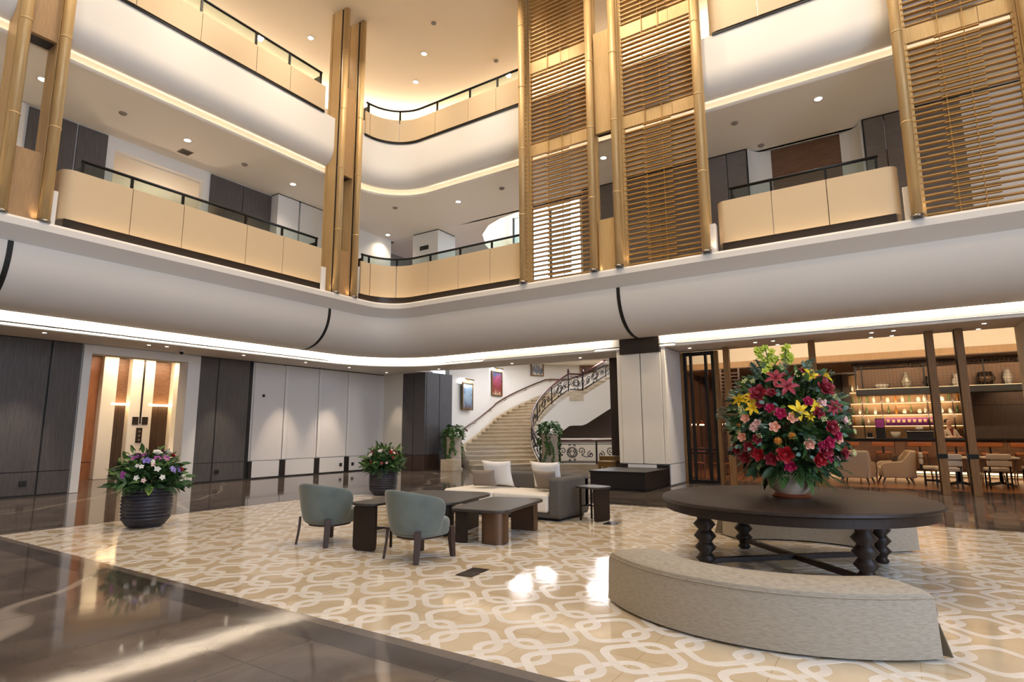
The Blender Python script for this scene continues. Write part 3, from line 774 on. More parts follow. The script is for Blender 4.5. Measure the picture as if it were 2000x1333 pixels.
for t in [TX(v) for v in (-4, -1, 2, 5, 8, 10.6)]+[.5]+[TY(v) for v in (11.2, 8.6, 6, 3.6, 1.2, -1.4, -4, -6.5)]:
    p = pt(t, -4.6); q = pt(t, -1.45)
    lamp('fascia_fill_spot', 'SPOT', (p[0], p[1], 14.9), 520, (1, .87, .70), .1, aim=(q[0]-p[0], q[1]-p[1], -4.4), spot=1.15, blend=.8)  # unseen spots, added to brighten the fascia and gold screens
for x, y in ATR:
    lamp('atrium_downlight_beam', 'SPOT', (x, y, 14.9), 420, (1, .80, .58), .15, aim=(0, 0, -1), spot=2.3, blend=.8)
g3 = 'small downlights in the ground floor soffit'
GL = [((87, 650), 'tiny soffit downlight above the leftmost dark panels'), ((291, 674), 'tiny soffit downlight above the lift lobby opening, left of two'), ((326, 677), 'tiny soffit downlight above the lift lobby opening, right of two'),
      ((476, 694), 'tiny soffit downlight above the dark panels by the white wall'), ((597, 708), 'tiny soffit downlight above the second white panel'), ((682, 718), 'tiny soffit downlight above the fourth white panel'),
      ((755, 728), 'tiny soffit downlight in the wall corner by the dark pillar'), ((857, 721), 'tiny soffit downlight before the dark pillar'), ((1000, 710), 'tiny soffit downlight before the staircase'), ((1133, 699), 'tiny soffit downlight above the stair landing rail'),
      ((1347, 680), 'tiny soffit downlight above the bar lattice screen'), ((1475, 669), 'tiny soffit downlight above the bouquet, left'), ((1510, 666), 'tiny soffit downlight above the bouquet, centre'), ((1525, 678), 'tiny soffit downlight above the bouquet, lower'),
      ((1702, 650), 'tiny bar soffit downlight, upper left of four'), ((1702, 664), 'tiny bar soffit downlight, lower left of four'), ((1745, 646), 'tiny bar soffit downlight, upper right of four'), ((1742, 661), 'tiny bar soffit downlight, lower right of four'),
      ((1905, 650), 'tiny soffit downlight right of the tilted bar posts'), ((1922, 632), 'bright soffit downlight near the right wall')]
for (px, py), lb in GL:
    p = at(px, py, z=3.7); p.x = min(p.x, 16.75)
    wall = px < 900
    downlight(p.x, p.y, 3.7, lb, 210 if px < 740 else 90 if wall else 20, False, g3, .75, WARM2, (0, .34, -1) if px < 740 else (.25, .05, -1), .03)
det = mesh_of('detector', MB().lathe([(0, -.05), (.05, -.05), (.09, -.02), (.09, 0)], 14), 'cushion_taupe', True)
for (px, py, z), lb in zip(((240, 221, 9.5), (478, 321, 9.5), (980, 368, 9.5), (1435, 240, 9.5), (847, 45, 15), (969, 119, 15), (1486, 284, 9.5), (772, 406, 9.5)),
        ('grey ceiling detector above the left balcony near the gold posts', 'grey ceiling detector above the middle of the left balcony', 'grey ceiling detector beside the left louvre screen', 'grey ceiling detector above the balcony over the bar',
         'grey detector high on the atrium ceiling, upper one', 'grey detector on the atrium ceiling above the curved rail', 'pale ceiling detector at the rounded niche', 'grey ceiling detector under the curved cove')):
    p = at(px, py, z=z)
    tag(obj('smoke_detector', det, None, loc=(p.x, p.y, z)), lb, 'detector', 'ceiling detectors')
p = at(362, 297, z=9.5)
v = thing('ceiling_vent', 'small square grey vent in the left gallery ceiling', 'vent', (p.x, p.y, 9.495))
obj('vent_frame', MB().box(-.16, -.16, -.01, .16, .16, .005), 'cushion_taupe', v)
for k in range(6): obj('blade', MB().box(-.14, -.13+k*.05, -.02, .14, -.12+k*.05, -.01), 'bronze_metal', v)
p = at(355, 684, z=3.7)
cam_t = thing('security_camera', 'small white dome camera above the lift lobby opening', 'camera', (p.x, p.y, 3.7))
obj('mount', MB().lathe([(0, -.05), (.05, -.05), (.05, 0)], 14), 'plaster', cam_t, smooth=True); obj('dome', MB().lathe([(0, -.13), (.025, -.125), (.045, -.1), (.05, -.05)], 14, cap=False), 'joint_black', cam_t, smooth=True)
# ------------------------------------------------------------------ pillar between staircase and bar
pl = sroot('pillar_white', 'cream panelled pillar with a dark cap between the staircase and the bar')
obj('core', MB().box(15.36, 5.12, 0, 16.9, 6.42, 3.72), 'plaster', pl)
for a, b in ((5.17, 5.73), (5.755, 6.31)): obj('front_panel', MB().box(15.28, a, .57, 15.37, b, 3.55), 'plaster_warm', pl, bevel=.004, seg=1)
obj('front_gap', MB().box(15.33, 5.72, .5, 15.36, 5.76, 3.55), 'joint_black', pl)
obj('edge_strip', MB().box(15.31, 6.31, .57, 15.42, 6.44, 3.7), 'plaster_warm', pl, bevel=.01); obj('edge_strip', MB().box(15.31, 5.05, .57, 15.46, 5.16, 3.7), 'plaster_warm', pl, bevel=.01)
obj('side_panel', MB().box(15.45, 5.06, .57, 16.9, 5.12, 3.66), 'white_panel', pl, bevel=.004, seg=1); obj('side_panel', MB().box(15.45, 5.06, .03, 16.9, 5.12, .55), 'white_panel', pl, bevel=.004, seg=1)
obj('base_panel', MB().box(15.30, 5.4, .03, 15.4, 6.2, .55), 'white_panel', pl); obj('base_dark', MB().box(15.31, 5.08, 0, 15.42, 5.38, .55).box(15.31, 6.22, 0, 15.42, 6.44, .55), 'bronze_metal', pl)
obj('cap', MB().box(15.22, 5.17, 3.55, 15.45, 6.31, 4.0), 'bronze_metal', pl, bevel=.006, seg=1)
dp = slabel(obj('pillar_stair', MB().box(16.9, 6.9, 0, 17.3, 7.36, 3.8), 'bronze_metal', bevel=.006, seg=1), 'dark slim pillar at the foot of the stair hall')
# low black display plinth and nested gilt side stools
pn = thing('display_plinth', 'low black rectangular plinth before the cream pillar', 'plinth', (14.38, 5.78, 0))
obj('body', MB().box(-.84, -.72, .06, .84, .72, .43), 'plinth_black', pn, bevel=.008); obj('top', MB().box(-.86, -.74, .43, .86, .74, .47), 'plinth_black', pn, bevel=.006); obj('toe_kick', MB().box(-.8, -.68, 0, .8, .68, .06), 'joint_black', pn)
def gilt_stool(x, y, h, w, label):
    t = thing('nesting_stool', label, 'stool', (x, y, 0), group='gilt nesting stools')
    obj('top', MB().box(-w, -w, h-.05, w, w, h), 'frame_gilt', t, bevel=.008)
    for sx in (-1, 1):
        for sy in (-1, 1): obj('leg', MB().box(sx*w-.025*sx-.02, sy*w-.025*sy-.02, 0, sx*w-.025*sx+.02, sy*w-.025*sy+.02, h-.05), 'frame_gilt', t)
    obj('apron', MB().box(-w+.03, -w+.02, h-.15, w-.03, -w+.03, h-.05).box(-w+.02, -w+.03, h-.15, -w+.03, w-.03, h-.05), 'frame_gilt', t)
gilt_stool(16.15, 7.1, .72, .24, 'taller gilt carved stool between the plinth and the dark pillar')
gilt_stool(15.6, 6.95, .6, .2, 'lower gilt carved stool nested before the taller one')
# ------------------------------------------------------------------ curved staircase
SXc, SYc, SRi, SA0, SK, SAT = 23.509, 10.253, 3.364, 2.568, 2.074, 1.542
def rout(a):
    c, s = math.cos(a), math.sin(a)
    if a > 1.75: return min(6.3 if a > 2.25 else 6.75, 5.75/(s-.19*c) if (s-.19*c) > .1 else 6.75)
    return 5.70
def sp(a, r): return (SXc+r*math.cos(a), SYc+r*math.sin(a))
def stair_z(a):
    if a > SA0-SAT: return SK*(SA0-a)
    if a > .80: return SK*SAT
    return SK*SAT+SK*(.80-a)
st = sroot('staircase', 'curved cream stone staircase'); st['kind'] = 'thing'
tag(st, 'curved cream stone staircase rising behind the sofa to the upper floor', 'staircase')
NS = 20; da = SAT/NS
def sector(a0, a1, r0, r1f, z0, z1, ov=0, n=3):
    aa = [a0+(a1-a0)*i/n for i in range(n+1)]
    poly = [sp(a, r1f(a)) for a in aa]+[sp(a, r0) for a in reversed(aa)]
    return MB().prism(poly, z0, z1)
for i in range(NS):
    a0 = SA0-i*da; z = (i+1)*SK*SAT/NS
    m = sector(a0, a0-da-.01, SRi, rout, max(0, z-.6), z-.035)
    r = obj('riser', m, 'stone_stair', st)
    obj('tread', sector(a0+.012, a0-da, SRi-.03, lambda a: rout(a)-.01, z-.035, z), 'stone_stair', r)
obj('landing', sector(SA0-SAT, .80, SRi-.03, rout, SK*SAT-.3, SK*SAT, n=6), 'stone_stair', st)
NU = 12; ua = 1.0/NU
for i in range(NU):
    a0 = .80-i*ua; z = SK*SAT+(i+1)*SK*ua
    r = obj('riser', sector(a0, a0-ua, SRi, rout, z-.5, z-.035), 'stone_stair', st)
    obj('tread', sector(a0+.012, a0-ua, SRi-.03, rout, z-.035, z), 'stone_stair', r)
# inner spandrel, stringers
AA = [SA0-.02-(SA0+.18)*i/40 for i in range(41)]
inn = [sp(a, SRi) for a in AA]
obj('inner_stringer', MB().ribbon(inn, .07, [max(0, stair_z(a)-.15) for a in AA], [stair_z(a)+.17 for a in AA]), 'stone_stair', st, auto=.6)
obj('spandrel', MB().ribbon([sp(a, SRi+.05) for a in AA], -.06, [max(0, stair_z(a)-1.5) for a in AA], [stair_z(a)-.05 for a in AA]), 'plaster_warm', st, auto=.6)
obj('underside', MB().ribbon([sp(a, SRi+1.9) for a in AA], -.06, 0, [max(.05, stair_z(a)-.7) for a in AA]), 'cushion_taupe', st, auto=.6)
AO = [2.36-2.2*i/40 for i in range(41)]
obj('outer_stringer', MB().ribbon([sp(a, rout(a)-.06) for a in AO], .06, [max(0, stair_z(a)-.2) for a in AO], [stair_z(a)+.22 for a in AO]), 'stone_stair', st, auto=.6)
obj('end_block', MB().box(17.12, 13.75, 0, 17.62, 14.35, .42), 'stone_stair', st, bevel=.01)
# curved stair hall wall
wp = [(18.45, 15.05)]+[sp(a, 5.75/(math.sin(a)-.19*math.cos(a))+.02) for a in (2.2, 2.1, 2.0, 1.9, 1.8)]+[sp(1.72-i*.08, 5.74) for i in range(30)]
slabel(obj('wall_stair', MB().ribbon(wp, .2, 0, 5.3), 'plaster', auto=.5), 'white curved wall behind the staircase')
obj('wall_stair_far', MB().box(16.9, 6.4, 0, 22.5, 6.6, 5.3), 'plaster', bpy.data.objects['wall_stair'])
# wall handrail
hp = [(sp(a, rout(a)-.13)) for a in AO[1:]]
hr = thing('wall_handrail', 'dark red-brown wall handrail climbing the white stair wall', 'handrail')
obj('rail', MB().tube([(p[0], p[1], stair_z(a)+.92) for p, a in zip(hp, AO[1:])], .035, 8), 'rail_wood', hr, smooth=True)
for k in (4, 9, 14, 19, 24, 30):
    a = AO[k+1]; p = sp(a, rout(a)-.13); q = sp(a, rout(a)+.0); z = stair_z(a)+.92
    obj('bracket', MB().tube([(q[0], q[1], z-.14), (p[0], p[1], z-.12), (p[0], p[1], z-.02)], .012, 6), 'iron', hr)
# wrought iron scroll panels; u along, v up (metres)
def spiral(cx, cy, r0, r1, a0, turns, n=26):
    return [(cx+(r0+(r1-r0)*i/n)*math.cos(a0+2*PI*turns*i/n), cy+(r0+(r1-r0)*i/n)*math.sin(a0+2*PI*turns*i/n)) for i in range(n+1)]
def circ(cx, cy, r, n=20): return [(cx+r*math.cos(2*PI*i/n), cy+r*math.sin(2*PI*i/n)) for i in range(n+1)]
def scroll_panel(w, h):
    L = []; m = h/2; k = h*.9
    L += [[(0, .05), (w, .05)], [(0, .09), (w, .09)], [(0, h-.05), (w, h-.05)], [(0, h-.11), (w, h-.11)]]
    cx = w/2
    L += [circ(cx, m, .26*k), circ(cx, m, .21*k)]
    for s in (-1, 1):
        L += [spiral(cx+s*.09*k, m+.07*k, .09*k, .015, PI/2 if s > 0 else PI/2, -s*1.2), [(cx+s*.17*k, m+.02), (cx+s*.06*k, m-.14*k), (cx, m-.2*k)]]
        o = w*.5-.06
        L += [spiral(cx+s*(.26*k+.20*k), m+.08*k, .19*k, .02, PI*1.5, s*1.5), spiral(cx+s*(o-.16*k), m-.1*k, .17*k, .02, PI*.5, s*1.4)]
        L += [[(cx+s*(.27*k+.19*k)+x*s, m-.11*k+y) for x, y in ((0, 0), (.12*k, -.08*k), (.26*k, -.12*k), (.4*k, -.06*k), (.5*k, .06*k))]]
        L += [spiral(cx+s*.12*k, .17*h, .06*k, .01, 0, s*1.1), spiral(cx+s*.12*k, .83*h, .06*k, .01, 0, -s*1.1)]
    return L
def build_iron(lines, mapf, r=.015):
    mb = MB()
    for l in lines:
        # densify
        q = []
        for (a, b), (c, d) in zip(l[:-1], l[1:]):
            n = max(1, int(math.hypot(c-a, d-b)/.12))
            for i in range(n): q.append((a+(c-a)*i/n, b+(d-b)*i/n))
        q.append(l[-1])
        mb.tube([mapf(u, v) for u, v in q], r, 4)
    return mb
bl = thing('stair_balustrade', 'wrought iron scroll balustrade with red-brown rail on the inner stair edge', 'balustrade')
RB = SRi+.03
AB = [SA0+.02-(SA0-.1)*i/60 for i in range(61)]
obj('rail', MB().tube([(*sp(a, RB), stair_z(a)+1.0) for a in AB], .042, 8), 'rail_wood', bl, smooth=True)
def smap(a_start):
    def f(u, v):
        a = a_start-u/RB; p = sp(a, RB); return (p[0], p[1], stair_z(a)+.17+v)
    return f
segs = [(SA0-.02, 1.3), (SA0-.44, 1.3), (SA0-.86, 1.2), (SA0-1.24, .95), (SA0-SAT-.015, .72), (.78, 1.1), (.44, 1.1)]
for a, w in segs:
    obj('scroll_panel', build_iron(scroll_panel(w, .78), smap(a)), 'iron', bl)
for a in (SA0-.01, SA0-.425, SA0-.845, SA0-1.225, SA0-SAT+.005, SA0-SAT-.22, .8, .46, .12):
    p = sp(a, RB); z = stair_z(a)
    top = 1.16 if abs(a-(SA0-SAT)) < .02 or a == .8 else .98
    obj('newel', MB().box(p[0]-.022, p[1]-.022, z, p[0]+.022, p[1]+.022, z+top), 'iron', bl)
    if top > 1.1: obj('finial', MB().lathe([(0, 0), (.06, .0), (.06, .1), (.04, .12), (.055, .17), (0, .2)], 12, c=p).xf(T(0, 0, z+top-.1)), 'rail_wood', bl, smooth=True)
# straight guard rail below the landing
g0, g1 = Vector((19.6, 11.1, 0)), Vector((21.3, 7.95, 0))
gd = (g1-g0).normalized(); gl_ = (g1-g0).length
gr2 = thing('iron_guard_rail', 'wrought iron guard rail with dark rail on a cream kerb below the stair landing', 'guard rail')
gm = lambda u, v: tuple(g0+gd*u+Vector((0, 0, .22+v)))
obj('kerb', MB().ribbon([(g0.x, g0.y), (g1.x, g1.y)], .14, 0, .2), 'stone_stair', gr2)
obj('rail', MB().tube([gm(0, .86), gm(gl_, .86)], .04, 8), 'rail_wood', gr2, smooth=True)
for k in range(2): obj('scroll_panel', build_iron([[(u+k*gl_/2, v) for u, v in l] for l in scroll_panel(gl_/2-.04, .84)], gm), 'iron', gr2)
for k in range(3):
    p = g0+gd*(gl_/2*k); obj('newel', MB().box(p.x-.025, p.y-.025, .2, p.x+.025, p.y+.025, 1.08), 'iron', gr2)
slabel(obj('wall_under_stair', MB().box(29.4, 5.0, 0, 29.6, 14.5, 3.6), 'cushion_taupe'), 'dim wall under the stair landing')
gn = Vector((-gd.y, gd.x, 0))
gn = gn if gn.x > 0 else -gn
b0, b1 = g0+gn*1.0+gd*.1, g1+gn*1.0+gd*1.2
slabel(obj('wall_lower_stair', MB().ribbon([(b0.x, b0.y), (b1.x, b1.y)], .1, 0, 1.16), 'plaster_warm'), 'cream low wall behind the wrought iron guard rail')
# paintings with picture lights
def painting(name, label, a, w, h, zc, cols, kind):
    if isinstance(a, tuple):
        p = Vector((a[0], a[1], zc)); nrm = Vector((a[2], a[3], 0)).normalized()
    else:
        q = sp(a, 5.70); p = Vector((q[0], q[1], zc)); nrm = Vector((SXc-q[0], SYc-q[1], 0)).normalized()
    t = thing(name, label, 'painting', p, math.atan2(nrm.y, nrm.x)+PI/2)
    # local: x along wall, -y into the room
    fw = .055
    obj('frame', MB().box(-w/2, -.06, h/2-fw, w/2, -.005, h/2).box(-w/2, -.06, -h/2, w/2, -.005, -h/2+fw).box(-w/2, -.06, -h/2+fw, -w/2+fw, -.005, h/2-fw).box(w/2-fw, -.06, -h/2+fw, w/2, -.005, h/2-fw), 'frame_gilt', t, bevel=.008)
    m = bpy.data.materials.new('canvas_'+kind); m.use_nodes = True; nt = m.node_tree; b = nt.nodes['Principled BSDF']
    tc = nt.nodes.new('ShaderNodeTexCoord'); mp = nt.nodes.new('ShaderNodeMapping'); mp.inputs['Scale'].default_value = (5, 1, 2.2); nt.links.new(tc.outputs['Object'], mp.inputs[0])
    n = nt.nodes.new('ShaderNodeTexNoise'); n.inputs['Scale'].default_value = 1.6; n.inputs['Detail'].default_value = 5; n.inputs['Distortion'].default_value = 1.0; nt.links.new(mp.outputs[0], n.inputs['Vector'])
    sep = nt.nodes.new('ShaderNodeSeparateXYZ'); nt.links.new(tc.outputs['Object'], sep.inputs[0])
    ma = nt.nodes.new('ShaderNodeMath'); ma.operation = 'MULTIPLY_ADD'; ma.inputs[1].default_value = .7/h; ma.inputs[2].default_value = .5; nt.links.new(sep.outputs['Z'], ma.inputs[0])
    ad = nt.nodes.new('ShaderNodeMath'); ad.operation = 'MULTIPLY_ADD'; ad.inputs[1].default_value = .8; nt.links.new(n.outputs['Fac'], ad.inputs[0])
    s2 = nt.nodes.new('ShaderNodeMath'); s2.operation = 'SUBTRACT'; s2.inputs[1].default_value = .4; nt.links.new(ma.outputs[0], s2.inputs[0]); nt.links.new(s2.outputs[0], ad.inputs[2])
    r = nt.nodes.new('ShaderNodeValToRGB'); els = r.color_ramp.elements
    while len(els) < len(cols): els.new(.5)
    for i, c in enumerate(cols): els[i].position = .12+.76*i/(len(cols)-1); els[i].color = lin(c)
    nt.links.new(ad.outputs[0], r.inputs[0]); nt.links.new(r.outputs[0], b.inputs['Base Color']); b.inputs['Roughness'].default_value = .5
    MATS['canvas_'+kind] = m
    obj('canvas', MB().box(-w/2+fw, -.03, -h/2+fw, w/2-fw, -.012, h/2-fw), 'canvas_'+kind, t)
    obj('name_plate', MB().box(-.06, -.066, -h/2+.012, .06, -.06, -h/2+.042), 'frame_gilt', t)
    obj('picture_light', MB().box(-w*.4, -.16, h/2+.10, w*.4, -.10, h/2+.14).box(-.02, -.14, h/2+.02, .02, 0, h/2+.11), 'frame_gilt', t)
    R3 = Matrix.Rotation(math.atan2(nrm.y, nrm.x)+PI/2, 4, 'Z')
    lamp('picture_lamp', 'AREA', p+nrm*.13+Vector((0, 0, h/2+.085)), 22, (.82, .9, 1), w*.75, .03).rotation_euler = (R3 @ RX(.5)).to_euler()
painting('framed_painting', 'framed blue-grey crowd painting, lowest on the stair wall', (19.85, 15.22, .19, -1), 1.0, 1.18, 2.93, ['#5a3524', '#6c7f93', '#93a6b3', '#5c7286', '#dfe8ee'], 'blue')
painting('framed_painting', 'framed red and indigo painting, second up the stair wall', 1.642, 1.0, 1.2, 3.72, ['#c9b090', '#8c2a28', '#7a2b2e', '#a9435e', '#2b3350', '#1d2233'], 'red')
painting('framed_painting', 'framed mountain picture with pale mount above the wall handrail', 1.118, .80, .9, 4.72, ['#e9e0d2', '#5d5f6b', '#8b8f9c', '#efe9de', '#c9c9d0'], 'grey')
painting('framed_painting', 'dark gilt framed picture highest on the stair wall behind the balustrade', .606, .9, .9, 4.95, ['#3a2a24', '#6d4a3a', '#8c6a52', '#40303a'], 'dark')
for (x, y, e) in ((19.0, 11.5, 80), (21.5, 13.6, 60), (24.0, 13.8, 70), (26.5, 12.0, 70), (19.5, 8.5, 60), (22.5, 10.5, 90)):
    lamp('stair_hall_fill', 'AREA', (x, y, 4.85), e, (.95, .95, 1.0), .8, .8, aim=(0, 0, -1))  # added panels: the hall ceiling shuts out the window light
lamp('under_stair_fill', 'SPOT', (20.6, 9.6, 4.8), 320, WARM2, .1, aim=(.35, .2, -1), spot=1.5)  # added spot, lifts the dark area behind the guard rail
# tall stone planters with trailing plants on the stair foot
def leaf_mesh(L, w, curl=.25, n=4, col=0):
    mb = MB(); vs = []; fs = []
    for i in range(n+1):
        u = i/n; ww = w*math.sin(PI*min(1, u*.92+.06))**.8*(1-.15*u); z = -curl*L*u*u
        vs += [(L*u, -ww/2, z+.06*ww), (L*u, 0, z), (L*u, ww/2, z+.06*ww)]
    for i in range(n):
        a = 3*i; fs += [(a, a+1, a+4, a+3), (a+1, a+2, a+5, a+4)]
    return mb.add(vs, fs)
def scatter(mb, leaf, pos, dirv, rollv=0.0, s=1.0):
    d = Vector(dirv).normalized(); q = d.to_track_quat('X', 'Z'); M = T(*pos) @ q.to_matrix().to_4x4() @ RX(rollv) @ Matrix.Scale(s, 4)
    mb.add([M @ Vector(v) for v in leaf.v], leaf.f)
def rnd(a, b): return random.uniform(a, b)
def trailing(name, label, x, y, h, r, seed):
    random.seed(seed)
    t = thing(name, label, 'plant', (x, y, 0), group='ivy planters at the stair foot')
    obj('stone_pedestal', MB().lathe([(r*1.15, 0), (r*1.15, .05), (r, .09), (r*.96, h-.12), (r*1.04, h-.08), (r*1.04, h), (r*.8, h), (r*.78, h-.06), (0, h-.06)], 28), 'stone_planter', t, auto=.6)
    lf = leaf_mesh(.15, .10, .35); mb = MB()
    for k in range(230):
        a = rnd(0, 2*PI); e = rnd(-.1, 1.4); R = rnd(.7, 1.35)*r
        scatter(mb, lf, (R*math.cos(a)*math.cos(e)*1.1, R*math.sin(a)*math.cos(e)*1.1, h+.02+R*math.sin(e)*1.15), (math.cos(a), math.sin(a), rnd(-.7, .5)), rnd(-.8, .8), rnd(.7, 1.25))
    st_ = MB()
    for k in range(11):
        a = rnd(0, 2*PI); L = rnd(.35, 1.0); pts = []
        for i in range(12):
            u = i/11; q = (r*1.08+.06*math.sin(u*3+k))
            aa = a+.25*math.sin(u*4+k)
            z = h+.1*math.sin(min(1, u*4)*PI)-L*u
            pts.append((q*math.cos(aa), q*math.sin(aa), z))
            if i > 0:
                for s in range(3): scatter(mb, lf, pts[-1], (math.cos(aa+rnd(-1.2, 1.2)), math.sin(aa+rnd(-1.2, 1.2)), rnd(-1, .1)), rnd(-.6, .6), rnd(.55, 1.0))
        st_.tube(pts, .005, 3)
    obj('foliage', mb, 'leaf_green', t)['kind'] = 'stuff'
    obj('vine', st_, 'stem', t)
trailing('ivy_planter', 'tall cream stone planter with trailing ivy left of the stair foot', 17.9, 14.35, 1.25, .30, 3)
trailing('ivy_planter', 'tall cream stone planter with trailing ivy right of the stair foot', 18.35, 10.35, 1.35, .30, 5)
# ------------------------------------------------------------------ seating group
def barrel_chair(label):
    t = thing('barrel_armchair', label, 'armchair', group='teal barrel armchairs')
    n = 30; TH = math.radians(112); vs = []; fs = []
    for i in range(n+1):
        th = -TH+2*TH*i/n; u = abs(th)/TH
        top = .80-.13*u**1.6
        rows = [(.285, .27), (.31, .36), (.335, .50), (.352, top-.10), (.360, top-.03), (.345, top), (.318, top-.005), (.30, top-.06), (.275, .55), (.262, .40)]
        if u > .86:
            k = (u-.86)/.14; rows = [(r, z if j < 2 else .27+(z-.27)*(1-.18*k*k)) for j, (r, z) in enumerate(rows)]
        for r, z in rows:
            lean = -.07*max(0, (z-.4))*math.cos(th)
            vs.append((-r*1.02*math.cos(th)+lean+.0, r*1.05*math.sin(th), z))
    m = 10
    for i in range(n):
        for k in range(m): fs.append((i*m+k, (i+1)*m+k, (i+1)*m+(k+1) % m, i*m+(k+1) % m))
    fs += [tuple(range(m)), tuple(n*m+k for k in range(m))]
    obj('backrest_shell', MB().add(vs, fs), 'velvet_teal', t, smooth=True, sub=1)
    poly = []
    for i in range(32):
        a = 2*PI*i/32; c, s = math.cos(a), math.sin(a)
        poly.append((.06+.315*math.copysign(abs(c)**.75, c), .305*math.copysign(abs(s)**.75, s)))
    obj('seat', MB().prism(poly, .26, .45), 'velvet_teal', t, bevel=.05, seg=4)
    obj('underframe', MB().prism([(x*.8, y*.8) for x, y in poly], .235, .27), 'leg_wood', t)
    for sx, sy in ((1, 1), (1, -1), (-1, 1), (-1, -1)):
        x0, y0 = .04+sx*.262, sy*.262; ox, oy = (.02, .01) if sx > 0 else (-.035, .015)
        w = .03
        q = MB()
        pts = [(x0, y0, .345), (x0+ox*.2, y0+sy*oy*.2, .2), (x0+ox, y0+sy*oy, 0)]
        vs2 = []
        for j, p in enumerate(pts):
            ww = (w*1.0, w*1.05, w*.85)[j]
            if sx > 0: cs = ((-ww, -ww), (ww, -ww), (ww, ww), (-ww, ww))
            else:
                tv = Vector((.7, .7*sy)); nv = Vector((-tv.y, tv.x)); a, b = ww*1.25, .014
                cs = [tuple(tv*(i*a)+nv*(k*b)) for i, k in ((-1, -1), (1, -1), (1, 1), (-1, 1))]
            vs2 += [(p[0]+cx_, p[1]+cy_, p[2]) for cx_, cy_ in cs]
        f2 = [(0, 1, 2, 3), (8, 9, 10, 11)]
        for j in range(2):
            for k in range(4): f2.append((4*j+k, 4*j+(k+1) % 4, 4*j+4+(k+1) % 4, 4*j+4+k))
        obj('leg', q.add(vs2, f2), 'leg_wood', t, bevel=.006)
    return t
ch = barrel_chair('teal velvet barrel armchair nearer the front, beside the coffee tables')
ch.location = (5.32, 4.80, 0); ch.rotation_euler[2] = math.radians(-6)
dup(ch, (5.38, 6.45, 0), math.radians(2), 'teal velvet barrel armchair further back, left of the small dark side table')
def side_table(label, loc, rz, h=.58, sx=.56, sy=.44):
    t = thing('side_table', label, 'side table', loc, rz, 'small dark side tables')
    obj('top', MB().prism(rrect(sx, sy, .16), h-.03, h), 'tabletop_grey', t, bevel=.006)
    # broad rounded panel leg at -x end
    q = [(y, z) for y, z in rrect(.36, h-.04, .05)]
    mb = MB().prism(q, -.016, .016); mb.xf(T(-sx/2+.10, 0, (h-.04)/2+.005) @ RY(PI/2) @ RZ(PI/2))
    obj('panel_leg', mb, 'table_black', t, bevel=.004)
    for s in (-1, 1): obj('rod_leg', MB().box(sx/2-.13, s*.13-.012, 0, sx/2-.105, s*.13+.012, h-.03), 'table_black', t)
    obj('stretcher', MB().box(-sx/2+.1, -.01, .22, sx/2-.11, .01, .24).box(sx/2-.13, -.13, .22, sx/2-.11, .13, .24), 'table_black', t)
    return t
side_table('small dark side table with rounded top between the two teal armchairs', (5.44, 5.62, 0), math.radians(4), .58)
side_table('small dark side table with rounded top against the sofa arm', (8.97, 4.26, 0), math.radians(73), .55)
# coffee tables
ct = thing('coffee_table', 'front coffee table with dark top and broad bronze drum legs', 'coffee table', (7.02, 4.80, 0), math.radians(10), 'nested coffee tables')
obj('top', MB().prism([(x*(1-.06*y), y) for x, y in rrect(1.5, .86, .17, 6)], .405, .445), 'tabletop_grey', ct, bevel=.012)
obj('drum_leg', MB().prism([(x-.50, y-.17) for x, y in rrect(.30, .34, .12, 5)], 0, .405), 'table_bronze', ct, auto=.5)
obj('slab_leg', MB().box(.53, -.33, 0, .68, -.27, .405), 'table_bronze', ct, bevel=.01); obj('slab_leg', MB().box(.53, -.29, 0, .57, .05, .405), 'table_bronze', ct, bevel=.01)
obj('inner_leg', MB().box(-.66, .18, 0, -.60, .34, .405), 'table_black', ct)
ct2 = thing('coffee_table', 'larger dark coffee table behind, reaching towards the sofa', 'coffee table', (7.05, 6.05, 0), math.radians(12), 'nested coffee tables')
obj('top', MB().prism(rrect(1.62, 1.42, .3, 7), .43, .47), 'tabletop_grey', ct2, bevel=.012)
obj('curved_leg', MB().prism([(x-.5, y-.38) for x, y in rrect(.22, .44, .1, 5)], 0, .43), 'table_black', ct2, auto=.5)
obj('curved_leg', MB().prism([(x+.52, y+.3) for x, y in rrect(.22, .44, .1, 5)], 0, .43), 'table_black', ct2, auto=.5)
obj('slab_leg', MB().box(-.1, -.62, 0, .35, -.55, .43), 'table_black', ct2, bevel=.01)
